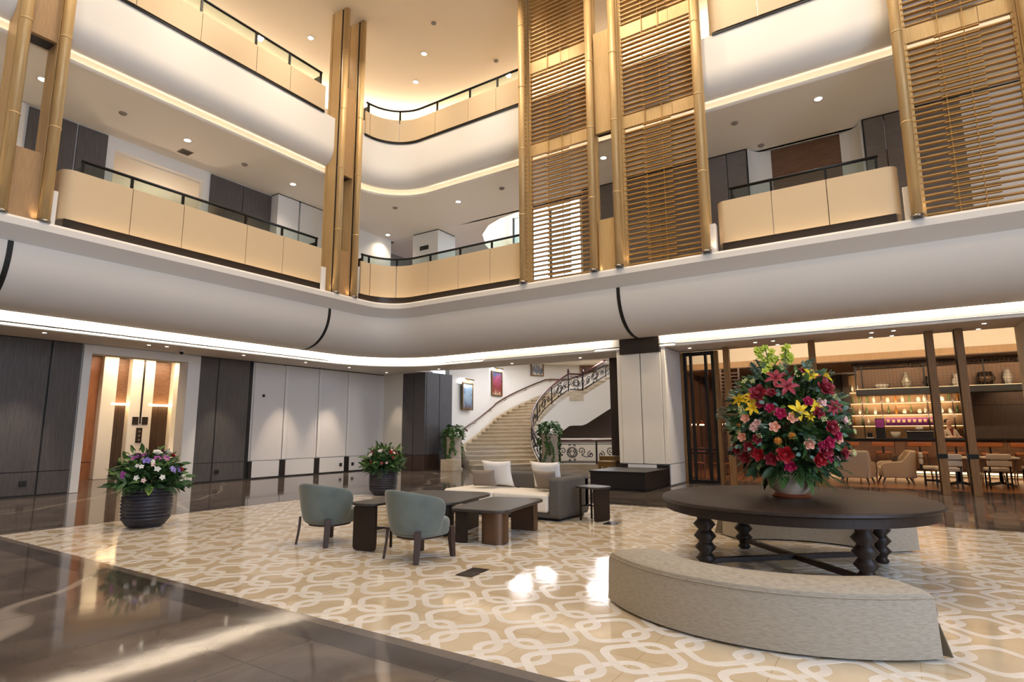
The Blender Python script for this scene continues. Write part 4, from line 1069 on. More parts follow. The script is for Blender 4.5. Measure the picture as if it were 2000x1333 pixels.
# sofa
sf = thing('two_seat_sofa', 'grey sofa with cream seat and one rounded arm facing the coffee tables', 'sofa', (8.5, 4.62, 0))
obj('base', MB().box(.04, .02, .04, 1.06, 2.42, .14), 'sofa_grey', sf, bevel=.02)
obj('plinth_foot', MB().box(.1, .08, 0, 1.0, 2.36, .04), 'joint_black', sf)
obj('backrest', MB().box(.86, .0, .1, 1.10, 2.42, .70), 'sofa_grey', sf, bevel=.06, seg=4)
obj('armrest', MB().box(.0, .0, .05, 1.08, .23, .685), 'sofa_grey', sf, bevel=.06, seg=4)
for k in range(2):
    obj('seat_cushion', MB().box(-.02, .235+k*1.09, .13, .87, .235+(k+1)*1.09-.008, .42), 'sofa_cream', sf, bevel=.045, seg=4)
def pillow(label, loc, rot, w, h, m, th=.16, seed=1):
    random.seed(seed); n = 12; vs = []; fs = []
    for side in (1, -1):
        for i in range(n+1):
            for j in range(n+1):
                u, v = -1+2*i/n, -1+2*j/n
                b = (max(0, (1-u*u))*max(0, (1-v*v)))**.42
                pinch = 1-.10*(1-u*u)*(abs(v)**3)-0; pv = 1-.10*(1-v*v)*(abs(u)**3)
                vs.append((side*th/2*b, w/2*u*pv, h/2*v*pinch))
    N = (n+1)**2
    for s in (0, 1):
        for i in range(n):
            for j in range(n):
                a = s*N+i*(n+1)+j; fs.append((a, a+1, a+n+2, a+n+1))
    me = mesh_of('pillow', MB().add(vs, fs), m, True)
    bm = bmesh.new(); bm.from_mesh(me); bmesh.ops.remove_doubles(bm, verts=bm.verts, dist=1e-4); bmesh.ops.recalc_face_normals(bm, faces=bm.faces); bm.to_mesh(me); bm.free()
    for p in me.polygons: p.use_smooth = True
    o = obj('throw_pillow', me, None); o.location = loc; o.rotation_euler = rot
    return tag(o, label, 'pillow', 'throw pillows on the sofa')
pillow('large white pillow at the open end of the sofa', (9.15, 6.28, .675), (0, -.30, .05), .64, .5, 'cushion_white')
pillow('small taupe pillow leaning before the left white pillow', (8.90, 6.42, .60), (0, -.42, .12), .50, .34, 'cushion_taupe', .14)
pillow('large white pillow in the corner of the sofa by the arm', (9.13, 5.22, .68), (0, -.28, -.12), .66, .5, 'cushion_white')
pillow('taupe pillow before the white one beside the sofa arm', (8.92, 5.12, .61), (0, -.40, -.15), .50, .36, 'cushion_taupe', .14)
# ------------------------------------------------------------------ round table with bouquet, curved benches
TCX, TCY, TZ = 7.15, 1.02, .73
rt = thing('round_table', 'large round dark wood table with turned legs carrying the bouquet', 'table', (TCX, TCY, 0))
obj('tabletop', MB().lathe([(0, TZ), (1.33, TZ), (1.365, TZ-.012), (1.375, TZ-.035), (1.35, TZ-.05), (1.33, TZ-.052), (0, TZ-.052)], 72), 'table_black', rt, auto=.5)
obj('apron', MB().lathe([(0, TZ-.053), (1.325, TZ-.053), (1.325, TZ-.135), (1.30, TZ-.14), (0, TZ-.14)], 72), 'table_black', rt, auto=.5)
LPROF = [(0, 0), (.06, 0), (.075, .02), (.055, .05), (.06, .08), (.105, .125), (.065, .17), (.06, .18), (.11, .235), (.07, .285), (.065, .295), (.115, .35), (.072, .405), (.066, .415), (.115, .47), (.07, .52), (.085, .56), (.085, .60), (0, .60)]
lgm = mesh_of('turned_leg', MB().lathe(LPROF, 20), 'table_black', True)
for k in range(4):
    a = math.radians(42+90*k); obj('turned_leg', lgm, None, rt, loc=(1.03*math.cos(a), 1.03*math.sin(a), 0))
for a in (42, 132):
    q = MB().box(-1.0, -.035, .075, 1.0, .035, .125); q.xf(RZ(math.radians(a)) @ T(0, 0, 0 if a == 42 else .002)); obj('cross_stretcher', q, 'table_black', rt, bevel=.005)
def bench(label, cx, cy, a0, a1, r0=1.10, r1=1.64, h=.42):
    t = thing('curved_bench', label, 'bench', (cx, cy, 0), group='curved linen benches')
    n = 36; sec = [(r0+.01, .015), (r0+.035, h-.06), (r0+.05, h-.02), (r0+.09, h), ((r0+r1)/2, h+.012), (r1-.09, h), (r1-.05, h-.02), (r1-.035, h-.06), (r1-.02, .015)]
    vs = []; fs = []; m = len(sec)
    for i in range(n+1):
        a = math.radians(a0+(a1-a0)*i/n)
        e = min(i, n-i); drop = 0
        for r, z in sec:
            zz = z-(.02 if e == 0 and z > .3 else 0); vs.append((r*math.cos(a), r*math.sin(a), zz))
    for i in range(n):
        for k in range(m-1): fs.append((i*m+k, i*m+k+1, (i+1)*m+k+1, (i+1)*m+k))
        fs.append((i*m, (i+1)*m, (i+1)*m+m-1, i*m+m-1))
    fs += [tuple(range(m)), tuple(n*m+k for k in range(m))]
    obj('linen_cover', MB().add(vs, fs), 'linen', t, auto=.7)
    # piping seam along the top edge and a kick pleat flap with button tab at the end
    obj('seam', MB().tube([((r1-.036)*math.cos(math.radians(a0+(a1-a0)*i/n)), (r1-.036)*math.sin(math.radians(a0+(a1-a0)*i/n)), h-.045) for i in range(n+1)], .005, 5), 'linen', t, smooth=True)
    a = math.radians(a1); e = Vector((-math.sin(a), math.cos(a), 0)); rv = Vector((math.cos(a), math.sin(a), 0))
    q = MB(); A = rv*(r1-.10); B = rv*(r1-.01)
    q.add([tuple(A+Vector((0, 0, .02))+e*.004), tuple(B+Vector((0, 0, .02))+e*.06), tuple(rv*(r1-.035)+Vector((0, 0, h-.2))+e*.006), tuple(A+Vector((0, 0, h-.2))+e*.004),
           tuple(A+Vector((0, 0, .02))+e*.012), tuple(B+Vector((0, 0, .02))+e*.068), tuple(rv*(r1-.035)+Vector((0, 0, h-.2))+e*.014), tuple(A+Vector((0, 0, h-.2))+e*.012)],
          [(0, 1, 2, 3), (4, 5, 6, 7), (0, 1, 5, 4), (1, 2, 6, 5), (2, 3, 7, 6), (3, 0, 4, 7)])
    obj('pleat_flap', q, 'linen_dark', t)
    c = rv*(r1-.06)+e*.018
    obj('tab', MB().box(c.x-.02, c.y-.012, h-.16, c.x+.02, c.y+.012, h-.10), 'linen', t, bevel=.004)
    return t
bench('curved linen bench in front of the round table', 5.97, .98, 130, 223)
bench('curved linen bench behind the round table', 7.62, 1.05, -46, 46)
# ------------------------------------------------------------------ plants and flowers
def petal(L, w, curl, n=3, tip=1.0):
    mb = MB(); vs = []; fs = []
    for i in range(n+1):
        u = i/n; ww = w*(math.sin(PI*(.12+.80*u)))**tip; z = L*(.45*u-curl*u*u)
        vs += [(L*u*.95+.004, -ww/2, z+.15*ww), (L*u*.95+.004, 0, z), (L*u*.95+.004, ww/2, z+.15*ww)]
    for i in range(n):
        a = 3*i; fs += [(a, a+1, a+4, a+3), (a+1, a+2, a+5, a+4)]
    return mb.add(vs, fs)
def flower_mesh(kind, m):
    mb = MB()
    if kind == 'lily':
        p = petal(.115, .05, .45, 3, 1.1)
        for k in range(6):
            q = [RZ(k*PI/3) @ T(0, 0, .004*(k % 2)) @ Vector(v) for v in p.v]; mb.add(q, p.f)
        for k in range(5):
            a = k*2*PI/5; mb.tube([(0, 0, 0), (.02*math.cos(a), .02*math.sin(a), .06)], .003, 3)
    elif kind == 'rose':
        for ring, (n, L, w, el) in enumerate(((5, .05, .05, .55), (5, .045, .045, .95), (4, .04, .035, 1.25), (3, .032, .025, 1.45))):
            p = petal(L, w, .15, 3, .7)
            for k in range(n):
                M = RZ(2*PI*k/n+ring*.6) @ T(.012-.003*ring, 0, .004) @ RY(-el+.35)
                mb.add([M @ Vector(v) for v in p.v], p.f)
        mb.lathe([(0, -.004), (.022, 0), (.026, .018), (.014, .034), (0, .036)], 8)
    elif kind == 'orchid':
        p = petal(.04, .034, .3, 2, .8)
        for k in range(5): mb.add([RZ(k*2*PI/5+.3) @ Vector(v) for v in p.v], p.f)
        mb.lathe([(0, 0), (.01, .005), (.008, .02), (0, .024)], 6)
    elif kind == 'puff':
        for k in range(26):
            z = 1-2*(k+.5)/26; a = k*2.4; r = math.sqrt(1-z*z)
            mb.tube([(0, 0, 0), (.04*r*math.cos(a), .04*r*math.sin(a), .04*z+.01)], [.006, .004], 3)
        mb.lathe([(0, -.022), (.022, 0), (0, .028)], 8)
    elif kind == 'cluster':
        for k in range(12):
            a, r = k*2.4, .04*math.sqrt((k+.5)/12)
            mb.lathe([(0, 0), (.010, .006), (.008, .014), (0, .018)], 5, c=(r*math.cos(a), r*math.sin(a)))
    return mesh_of(kind+'_flower', mb, m, kind in ('puff',))
for nm, c1, c2 in (('pet_yellow', '#f2d21c', '#e8bd10'), ('pet_darkred', '#7a1320', '#9a2234'), ('pet_red', '#b3121f', '#8e0d18'), ('pet_magenta', '#b8194f', '#95123f'), ('pet_peach', '#eea184', '#f4bda2'),
                   ('pet_pink', '#e8b8b4', '#f0cfc6'), ('pet_orange', '#d9852a', '#e69a3c'), ('pet_green', '#b9c23a', '#a3b02c'), ('pet_white', '#f0ece2', '#e6e0d2'), ('pet_purple', '#8b3a86', '#a64f98'), ('pet_lilac', '#8f7fc4', '#7a69b4'), ('pet_cream', '#dfe0a8', '#c9cf86')):
    mat(nm, c1, .55, noise=(30, c2, 2))
FM = {}
def fm(kind, m):
    if (kind, m) not in FM: FM[(kind, m)] = flower_mesh(kind, m)
    return FM[(kind, m)]
def put_flower(root, kind, m, pos, dirv, s, name=None):
    o = obj(name or kind, fm(kind, m), None, root); o.location = pos; o.scale = (s, s, s)
    o.rotation_euler = Vector(dirv).to_track_quat('Z', 'Y').to_euler(); o.rotation_euler.rotate_axis('Z', rnd(0, 6)); return o
def frond(L, n=13, droop=.5):
    mb = MB(); rib = []
    for i in range(n+1):
        u = i/n; rib.append((L*u*.95, 0, L*(.35*u-droop*u*u)))
    mb.tube(rib, .004, 3)
    lf = leaf_mesh(.16, .018, .2, 2)
    for i in range(2, n+1):
        sc = (1.15-.6*i/n)*L/.5
        for s in (-1, 1):
            M = T(*rib[i]) @ RZ(s*(.95-.45*i/n)) @ RY(.25) @ Matrix.Scale(sc, 4); mb.add([M @ Vector(v) for v in lf.v], lf.f)
    return mb
def add_frond(mb, f, pos, az, tilt, s):
    M = T(*pos) @ RZ(az) @ RY(-tilt) @ Matrix.Scale(s, 4); mb.add([M @ Vector(v) for v in f.v], f.f)
random.seed(21)
# -- big bouquet
BQ = thing('flower_arrangement', 'tall bouquet of lilies, roses and green orchids on the round table', 'bouquet', (TCX, TCY, TZ))
obj('vase', MB().lathe([(.14, .03), (.21, .10), (.245, .20), (.24, .25), (.225, .25), (.2, .12), (0, .1)], 32), 'stone_planter', BQ, auto=.6)
obj('vase_foot', MB().lathe([(0, 0), (.19, 0), (.20, .015), (.17, .035), (.0, .035)], 32), 'chair_red', BQ, auto=.6)
EC = Vector((TCX, TCY, 1.50)); ERx, ERz = .60, .70
def ell_hit(px, py, k=1.0):
    d = ray(px, py); o = Vector((0, 0, CAM_H))-EC
    S = Vector((1/(ERx*k), 1/(ERx*k), 1/(ERz*k)))
    o2 = Vector((o.x*S.x, o.y*S.y, o.z*S.z)); d2 = Vector((d.x*S.x, d.y*S.y, d.z*S.z))
    A, B, C = d2.dot(d2), 2*o2.dot(d2), o2.dot(o2)-1; D = B*B-4*A*C
    t = (-B-math.sqrt(D))/(2*A) if D > 0 else -B/(2*A)
    P_ = Vector((0, 0, CAM_H))+d*t; n = Vector(((P_.x-EC.x)*S.x**2, (P_.y-EC.y)*S.y**2, (P_.z-EC.z)*S.z**2)).normalized()
    return P_, n
def bq(lst, kind, m, s, name):
    for it in lst:
        x, y = it[0], it[1]; k = it[2] if len(it) > 2 else 1
        P_, n = ell_hit(1420+x/4.04, 660+y/4.04, 1.0)
        n = (n*.7+Vector((-.8, -.35, .35))*.5).normalized()
        put_flower(BQ, kind, m, P_-Vector((TCX, TCY, TZ)), n, s*k*.74, name)
bq([(660, 300, 1.2), (765, 305, 1.2), (100, 490), (205, 460), (205, 555), (565, 575, 1.25), (700, 545), (655, 625, .6), (180, 480, .8)], 'lily', 'pet_yellow', 1.05, 'yellow_lily')
bq([(385, 320, 1.3), (475, 385, 1.3), (860, 540, .9), (830, 565, .8), (720, 590, .8), (600, 260, .6)], 'lily', 'pet_darkred', 1.1, 'dark_red_lily')
bq([(250, 450, 1.5), (765, 410, 1.5), (735, 358, 1.2), (815, 710, 1.2), (770, 890, 1.2), (350, 955, 1.1), (180, 865), (910, 915), (85, 880, .9), (150, 945), (720, 590, .9), (265, 530, .8), (350, 440, .8), (240, 800, .8)], 'rose', 'pet_darkred', 1.5, 'burgundy_carnation')
bq([(455, 920, 1.5), (250, 920, 1.2), (725, 960, 1.3)], 'rose', 'pet_red', 1.4, 'red_rose')
bq([(635, 508), (340, 560), (420, 602, 1.2), (795, 830, 1.2), (495, 1012, 1.2), (860, 772), (740, 850, .8), (800, 960, .8)], 'rose', 'pet_magenta', 1.25, 'magenta_rose')
bq([(150, 640), (375, 705, 1.1), (515, 635, 1.1), (645, 840, 1.1), (125, 785), (870, 800)], 'rose', 'pet_peach', 1.2, 'peach_rose')
bq([(215, 712), (240, 680), (915, 650), (740, 515, 1.1), (855, 935, .7), (882, 945, .6)], 'rose', 'pet_pink', 1.1, 'pale_rose')
bq([(400, 815, 1.2), (512, 775, 1.1), (402, 893, .8), (95, 690, .7)], 'puff', 'pet_orange', 1.2, 'orange_pincushion')
bq([(960, 665), (870, 715), (90, 740), (140, 345), (205, 345, .9), (1000, 910), (130, 590, 1.2), (110, 560), (850, 470, 1.1), (560, 290, 1.2), (430, 240), (250, 775, .9), (760, 640), (1005, 740, .8)], 'cluster', 'pet_cream', 1.2, 'cream_spray')
orch = [(240, 120), (270, 95), (300, 82), (262, 150), (290, 190), (332, 140), (360, 185), (330, 232), (300, 265), (280, 210), (352, 110), (238, 95), (380, 165), (320, 175), (450, 88), (475, 72), (488, 140), (452, 172), (492, 185), (468, 120), (440, 150), (500, 155)]
OB_ = []
for x, y in orch:
    P_, n = ell_hit(1420+x/4.04, 660+y/4.04); P_ = P_+Vector((0, 0, 0)); OB_.append(P_)
    put_flower(BQ, 'orchid', 'pet_green', P_-Vector((TCX, TCY, TZ)), (-.8, -.3, rnd(-.2, .5)), 1.05, 'green_orchid')
stm = MB()
for x0, y0, x1, y1 in ((300, 60, 350, 330), (240, 95, 330, 260), (470, 60, 440, 300), (500, 130, 450, 250)):
    a = ell_hit(1420+x0/4.04, 660+y0/4.04)[0]-Vector((TCX, TCY, TZ)); b = ell_hit(1420+x1/4.04, 660+y1/4.04, .8)[0]-Vector((TCX, TCY, TZ))
    stm.tube([b+(a-b)*(i/5)+Vector((0, 0, .02*math.sin(i))) for i in range(6)], .005, 4)
for k in range(40):
    a = rnd(0, 2*PI); e = rnd(.0, 1.3); q = Vector((ERx*.9*math.cos(a)*math.cos(e), ERx*.9*math.sin(a)*math.cos(e), .77+ERz*.95*math.sin(e)))
    stm.tube([(0, 0, .2), tuple(q*.5+Vector((0, 0, .1))), tuple(q)], .004, 3)
obj('stems', stm, 'stem', BQ)
for k in range(26):   # the far side of the arrangement
    a = rnd(-1.1, 1.3); e = rnd(-.3, 1.0); n = Vector((math.cos(a)*math.cos(e), math.sin(a)*math.cos(e), math.sin(e)))
    kd, m, s, nm = random.choice([('rose', 'pet_magenta', 1.3, 'magenta_rose'), ('rose', 'pet_darkred', 1.5, 'burgundy_carnation'), ('rose', 'pet_peach', 1.2, 'peach_rose'), ('lily', 'pet_yellow', 1.05, 'yellow_lily'), ('rose', 'pet_red', 1.3, 'red_rose')])
    put_flower(BQ, kd, m, (n.x*ERx*.97, n.y*ERx*.97, .77+n.z*ERz*.97), n, s, nm)
def leaf_cloud(root, name, m, n, leaf, rmin, rmax, emin, emax, cz, rx, rz, smin=.7, smax=1.3):
    mb = MB()
    for k in range(n):
        a = rnd(0, 2*PI); e = math.asin(rnd(math.sin(emin), math.sin(emax))); R = rnd(rmin, rmax)
        nv = Vector((math.cos(a)*math.cos(e), math.sin(a)*math.cos(e), math.sin(e)))
        d = (nv+Vector((rnd(-.7, .7), rnd(-.7, .7), rnd(-.6, .6)))).normalized()
        scatter(mb, leaf, (nv.x*rx*R, nv.y*rx*R, cz+nv.z*rz*R), d, rnd(-1.5, 1.5), rnd(smin, smax))
    o = obj(name, mb, m, root); o['kind'] = 'stuff'; return o
leaf_cloud(BQ, 'dark_foliage', 'leaf_dark', 950, leaf_mesh(.14, .065, .3, 3), .35, .95, -.95, 1.2, .77, ERx, ERz)
leaf_cloud(BQ, 'green_foliage', 'leaf_green', 420, leaf_mesh(.11, .045, .3, 3), .6, .98, -.7, 1.45, .77, ERx, ERz)
leaf_cloud(BQ, 'eucalyptus', 'leaf_blue', 420, leaf_mesh(.06, .045, .2, 3), .7, 1.05, -.5, 1.2, .77, ERx, ERz)
mb = MB(); lf_ = leaf_mesh(.055, .035, .2, 2)
for k in range(34):
    a = rnd(0, 2*PI); e = rnd(-.25, 1.2); nv = Vector((math.cos(a)*math.cos(e), math.sin(a)*math.cos(e), math.sin(e))); side = nv.cross(Vector((0, 0, 1))).normalized()
    for i in range(11):
        R = .78+.42*i/10; q = Vector((nv.x*ERx*R, nv.y*ERx*R, .77+nv.z*ERz*R-.05*(i/10)**2))
        for s in (-1, 1): scatter(mb, lf_, q, nv*.5+side*s+Vector((0, 0, rnd(-.3, .5))), rnd(-.5, .5), rnd(.8, 1.2))
    mb.tube([(nv.x*ERx*R, nv.y*ERx*R, .77+nv.z*ERz*R) for R in (.6, .8, 1.0, 1.18)], .003, 3)
o = obj('eucalyptus_sprigs', mb, 'leaf_blue', BQ); o['kind'] = 'stuff'
mb = MB(); fr = frond(.5)
for k in range(20): add_frond(mb, fr, (0, 0, .30+rnd(-.05, .1)), 2*PI*k/20+rnd(-.15, .15), rnd(-.15, .25), rnd(.9, 1.3))
obj('palm_fronds', mb, 'leaf_dark', BQ)
bl_ = mesh_of('broad_leaf', leaf_mesh(.24, .13, .6, 6), 'leaf_green', True)
for k in range(13):
    a = 2*PI*k/13+.2; o = obj('broad_leaf', bl_, None, BQ); o.location = (.2*math.cos(a), .2*math.sin(a), .24+.05*(k % 2)); o.rotation_euler = (rnd(-.3, .3), .15+.2*(k % 3), a); o.scale = (.8, .8, .8)
# -- two floor pots
def flower_pot(name, label, x, y, r, h, seed, flowers):
    random.seed(seed)
    t = thing(name, label, 'flower pot', (x, y, 0), group='ribbed black flower pots')
    pr = [(0, 0), (r*.62, 0), (r*.80, .03), (r*.93, .09)]
    nr = 9
    for i in range(nr):
        z0 = .11+(h-.14)*i/nr; dz = (h-.14)/nr; rb = r*(1.0+.05*math.sin(PI*(i+.5)/nr))
        pr += [(rb*.965, z0+.004), (rb*1.01, z0+dz*.35), (rb*1.01, z0+dz*.65), (rb*.965, z0+dz-.004)]
    pr += [(r*.98, h), (r*.92, h), (r*.90, h-.05), (0, h-.05)]
    obj('pot', MB().lathe(pr, 40), 'pot_black', t, auto=.9)
    obj('soil', MB().lathe([(0, h-.045), (r*.9, h-.045), (r*.9, h-.06)], 24), 'leg_wood', t)
    r = r*1.2
    leaf_cloud(t, 'foliage', 'leaf_dark', 420, leaf_mesh(.16, .075, .35, 3), .3, 1.0, -.05, 1.4, h-.02, r*1.2, r*1.2)
    leaf_cloud(t, 'light_foliage', 'leaf_green', 200, leaf_mesh(.15, .055, .3, 3), .55, 1.15, .1, 1.5, h, r*1.15, r*1.3)
    mb = MB(); f = frond(.42)
    for k in range(16): add_frond(mb, f, (r*.3*math.cos(k), r*.3*math.sin(k), h), 2*PI*k/16+rnd(-.2, .2), rnd(-.25, .35), rnd(.9, 1.35)*r/.41)
    obj('palm_fronds', mb, 'leaf_dark', t)
    for kind, m, s, n, nm in flowers:
        for k in range(n):
            a = rnd(0, 2*PI); e = rnd(.15, 1.15); nv = Vector((math.cos(a)*math.cos(e), math.sin(a)*math.cos(e), math.sin(e)))
            put_flower(t, kind, m, (nv.x*r*1.22, nv.y*r*1.22, h+.02+nv.z*r*1.35), nv, s*rnd(.6, .9), nm)
    return t
p1 = flower_pot('flower_pot', 'ribbed black pot of purple orchids and palm leaves before the lift lobby opening', 4.80, 10.02, .335, .62, 11,
           [('orchid', 'pet_purple', 2.0, 12, 'purple_orchid'), ('orchid', 'pet_white', 1.5, 12, 'white_orchid'), ('rose', 'pet_red', 1.3, 3, 'red_rose'), ('orchid', 'pet_lilac', 1.9, 7, 'lilac_orchid'), ('orchid', 'pet_pink', 1.3, 9, 'pink_orchid'), ('rose', 'pet_white', 1.4, 4, 'white_rose')])
o = obj('lime_leaf', mesh_of('lime_leaf', leaf_mesh(.22, .2, .7, 6), 'leaf_lime', True), None, p1); o.location = (-.13, -.29, .64); o.rotation_euler = (0, .4, -2.0); o.scale = (.6, .6, .6)
flower_pot('flower_pot', 'ribbed black pot of red-tipped green leaves behind the armchairs', 10.05, 10.15, .31, .60, 12,
           [('rose', 'pet_red', 1.3, 4, 'red_rose'), ('orchid', 'pet_darkred', 1.3, 16, 'red_bud'), ('rose', 'pet_white', 1.4, 3, 'white_rose'), ('orchid', 'pet_pink', 1.2, 10, 'pink_orchid')])
# ------------------------------------------------------------------ bar
mat('wood_post', '#8a6438', .45, noise=(7, '#7a562e', 5), stretch=(8, 8, .5))
bf = slabel(obj('floor_bar', MB().prism([(17.6, -8.9), (26, -8.9), (26, 6.3), (18.6, 6.3), (17.9, 3.5), (17.6, .5)], 0, .006), 'wood_floor'), 'wood floor of the bar')
bc = slabel(obj('ceiling_bar', MB().box(16.85, -9, 4.25, 20.6, 6.4, 4.35), 'plaster_warm'), 'warm lit tray ceiling of the bar')
obj('tray_face', MB().box(20.5, -9, 3.72, 20.6, 6.4, 4.3), 'plaster_warm', bc)
obj('stone_strip', MB().box(20.44, -9, 3.52, 20.6, 6.4, 3.72), 'wood_link', bc)
obj('low_ceiling', MB().box(20.5, -9, 3.5, 26.5, 6.4, 3.6), 'cushion_taupe', bc)
obj('soffit_upstand', MB().box(16.86, -9, 3.7, 16.93, 5.1, 3.86), 'plaster', bc)
for y in (-7, -4, -1, 2, 4.6): lamp('bar_tray_led', 'AREA', (17.15, y, 3.9), 70, WARM, 2.6, .1, aim=(1, 0, .35)).rotation_euler = Matrix((Vector((0, 1, 0)), Vector((.33, 0, -.94)), Vector((-.94, 0, -.33)))).transposed().to_euler()
bw = sroot('wall_bar', 'brown panelled walls around the bar')
obj('left_wall', MB().box(16.92, 6.18, 0, 26, 6.3, 4.3), 'wood_bar', bw)
for k in range(9): obj('left_batten', MB().box(17.2+k*.75, 6.12, 0, 17.25+k*.75, 6.19, 4.2), 'wood_dark', bw)
obj('back_wall', MB().box(25.4, -9, 0, 25.6, 6.3, 3.6), 'wood_bar', bw)
obj('grey_back_panel', MB().box(25.3, 1.62, 0, 25.42, 2.9, 3.5), 'taupe_panel', bw)
obj('grey_back_panel', MB().box(25.3, 2.95, 0, 25.42, 4.6, 3.5), 'taupe_panel', bw)
for y in (1.45, 2.9): obj('dark_post', MB().box(25.0, y-.12, 0, 25.4, y+.08, 3.5), 'wood_dark', bw)
obj('dark_panel', MB().box(24.0, -8.9, 0, 24.2, -2.12, 3.5), 'wood_dark', bw)
obj('dark_panel_groove', MB().box(23.99, -8.9, 2.2, 24.0, -2.12, 2.215), 'joint_black', bw)
slabel(obj('wall_right', MB().box(15.55, -9, 0, 16.95, -2.42, 3.7), 'plaster_warm', bevel=.01), 'beige wall end at the right of the bar opening')
# lattice screen and wood posts
def wood_post(y, label):
    t = thing('bar_post', label, 'post', (16.5, y, 0), group='wood and black metal posts of the bar front')
    obj('wood_member', MB().box(-.10, -.075, 0, .06, .075, 3.69), 'wood_post', t, bevel=.006)
    obj('metal_member', MB().box(.08, .0, 0, .30, .09, 3.69), 'black_metal', t, bevel=.004)
    obj('strap', MB().box(-.115, -.09, .80, .31, .10, .90), 'black_metal', t, bevel=.004)
wood_post(-.83, 'wood and black post before the bar, left of the close pair at right')
wood_post(-1.38, 'wood and black post before the bar, right of the close pair at right')
wood_post(1.62, 'wood and black post hidden mostly by the bouquet')
wood_post(3.72, 'wood and black post just right of the lattice screen')
ls = thing('lattice_screen', 'black metal and wood lattice screen beside the cream pillar', 'screen', (16.75, 4.56, 0))
for y in (.47, -.50): obj('wood_stile', MB().box(-.07, y-.05, 0, .07, y+.05, 3.66), 'wood_post', ls, bevel=.005)
for y in (.37, .21, -.21, -.40): obj('metal_bar', MB().box(-.05, y-.035, .08, .05, y+.035, 3.6), 'black_metal', ls)
for z0, z1 in ((0, .08), (.80, .84), (.90, .94), (3.56, 3.66)): obj('rail', MB().box(-.06, -.52, z0, .06, .5, z1), 'black_metal', ls)
# slatted rack behind
sl = thing('slatted_rack', 'tall slatted wooden rack behind the lattice screen', 'rack', (19.6, 4.35, 0))
for y in (-.28, .28): obj('upright', MB().box(-.04, y-.025, 0, .04, y+.025, 3.4), 'wood_dark', sl)
for k in range(26): obj('slat', MB().box(-.06, -.30, .5+k*.11, .06, .30, .53+k*.11), 'wood_dark', sl)
# counter
cn = thing('bar_counter', 'long bar counter with upright wood boards and black top', 'counter', (22.3, 0, 0))
obj('worktop', MB().box(-.12, -8.5, 1.11, .75, 2.1, 1.17), 'marble_black', cn, bevel=.008)
obj('carcass', MB().box(.03, -8.5, .16, .70, 2.0, 1.11), 'wood_dark', cn)
for k in range(38): obj('front_board', MB().box(-.0, 2.0-.275*k-.27, .17, .03, 2.0-.275*k, 1.10), 'wood_bar', cn, bevel=.004, seg=1)
obj('plinth', MB().box(.15, -8.5, 0, .6, 2.0, .16), 'wood_dark', cn)
obj('light_line', MB().box(.02, -8.5, .10, .06, 2.0, .16), 'shelf_led', cn)
obj('foot_step', MB().box(-.06, -8.5, 0, .15, 2.0, .06), 'bar_cushion', cn)
for y in (-6, -3, 0): lamp('counter_led', 'AREA', (22.27, y, .14), 9, WARM, 2.8, .04, aim=(-.3, 0, -1)).rotation_euler = Matrix((Vector((0, 1, 0)), Vector((.96, 0, -.29)), Vector((.29, 0, .96)))).transposed().to_euler()
# back bar shelves
bs = thing('back_bar_shelving', 'lit brown back bar shelving with bottles', 'shelving', (25.05, 0, 0))
obj('back_board', MB().box(.2, -1.95, 1.0, .33, 1.4, 3.45), 'wood_link', bs)
obj('base_cabinet', MB().box(-.15, -1.95, 0, .33, 1.4, 1.15), 'wood_bar', bs)
SHZ = (1.59, 1.98, 2.40, 2.82)
for z in SHZ:
    s = obj('shelf', MB().box(-.12, -1.95, z-.02, .2, 1.4, z), 'wood_bar', bs)
    obj('led_line', MB().box(.16, -1.93, z-.035, .19, 1.38, z-.02), 'shelf_led', s)
for y in (.95, .35, -1.0, -1.7): obj('upright', MB().box(-.14, y-.02, 1.15, -.11, y+.02, 3.4), 'wood_dark', bs)
for z in (1.7, 2.2, 2.7): lamp('shelf_glow', 'AREA', (24.75, -.3, z+.2), 16, WARM, 3.0, .05).rotation_euler = Matrix((Vector((0, 1, 0)), Vector((.5, 0, -.87)), Vector((-.87, 0, -.5)))).transposed().to_euler()
bot_kinds = []
for nm, m, pr in (('wine_bottle', 'bottle_amber', [(0, 0), (.038, 0), (.04, .01), (.04, .18), (.03, .21), (.014, .23), (.014, .3), (0, .3)]),
                  ('square_bottle', 'bottle_clear', [(0, 0), (.05, 0), (.052, .16), (.02, .19), (.018, .25), (0, .25)]),
                  ('tall_bottle', 'bottle_green', [(0, 0), (.034, 0), (.034, .22), (.013, .26), (.013, .33), (0, .33)]),
                  ('glass_jar', 'bottle_clear', [(0, 0), (.06, 0), (.065, .1), (.05, .15), (.05, .17), (0, .17)])):
    bot_kinds.append((nm, mesh_of(nm, MB().lathe(pr, 10), m, True)))
random.seed(4)
row = ('top', 'upper middle', 'lower middle', 'lowest')
colr = {'wine_bottle': 'amber', 'square_bottle': 'clear squat', 'tall_bottle': 'green tall', 'glass_jar': 'clear wide jar-like'}
cnt = [0]*4
ORD = 'first second third fourth fifth sixth seventh eighth ninth tenth eleventh twelfth thirteenth fourteenth fifteenth'.split()
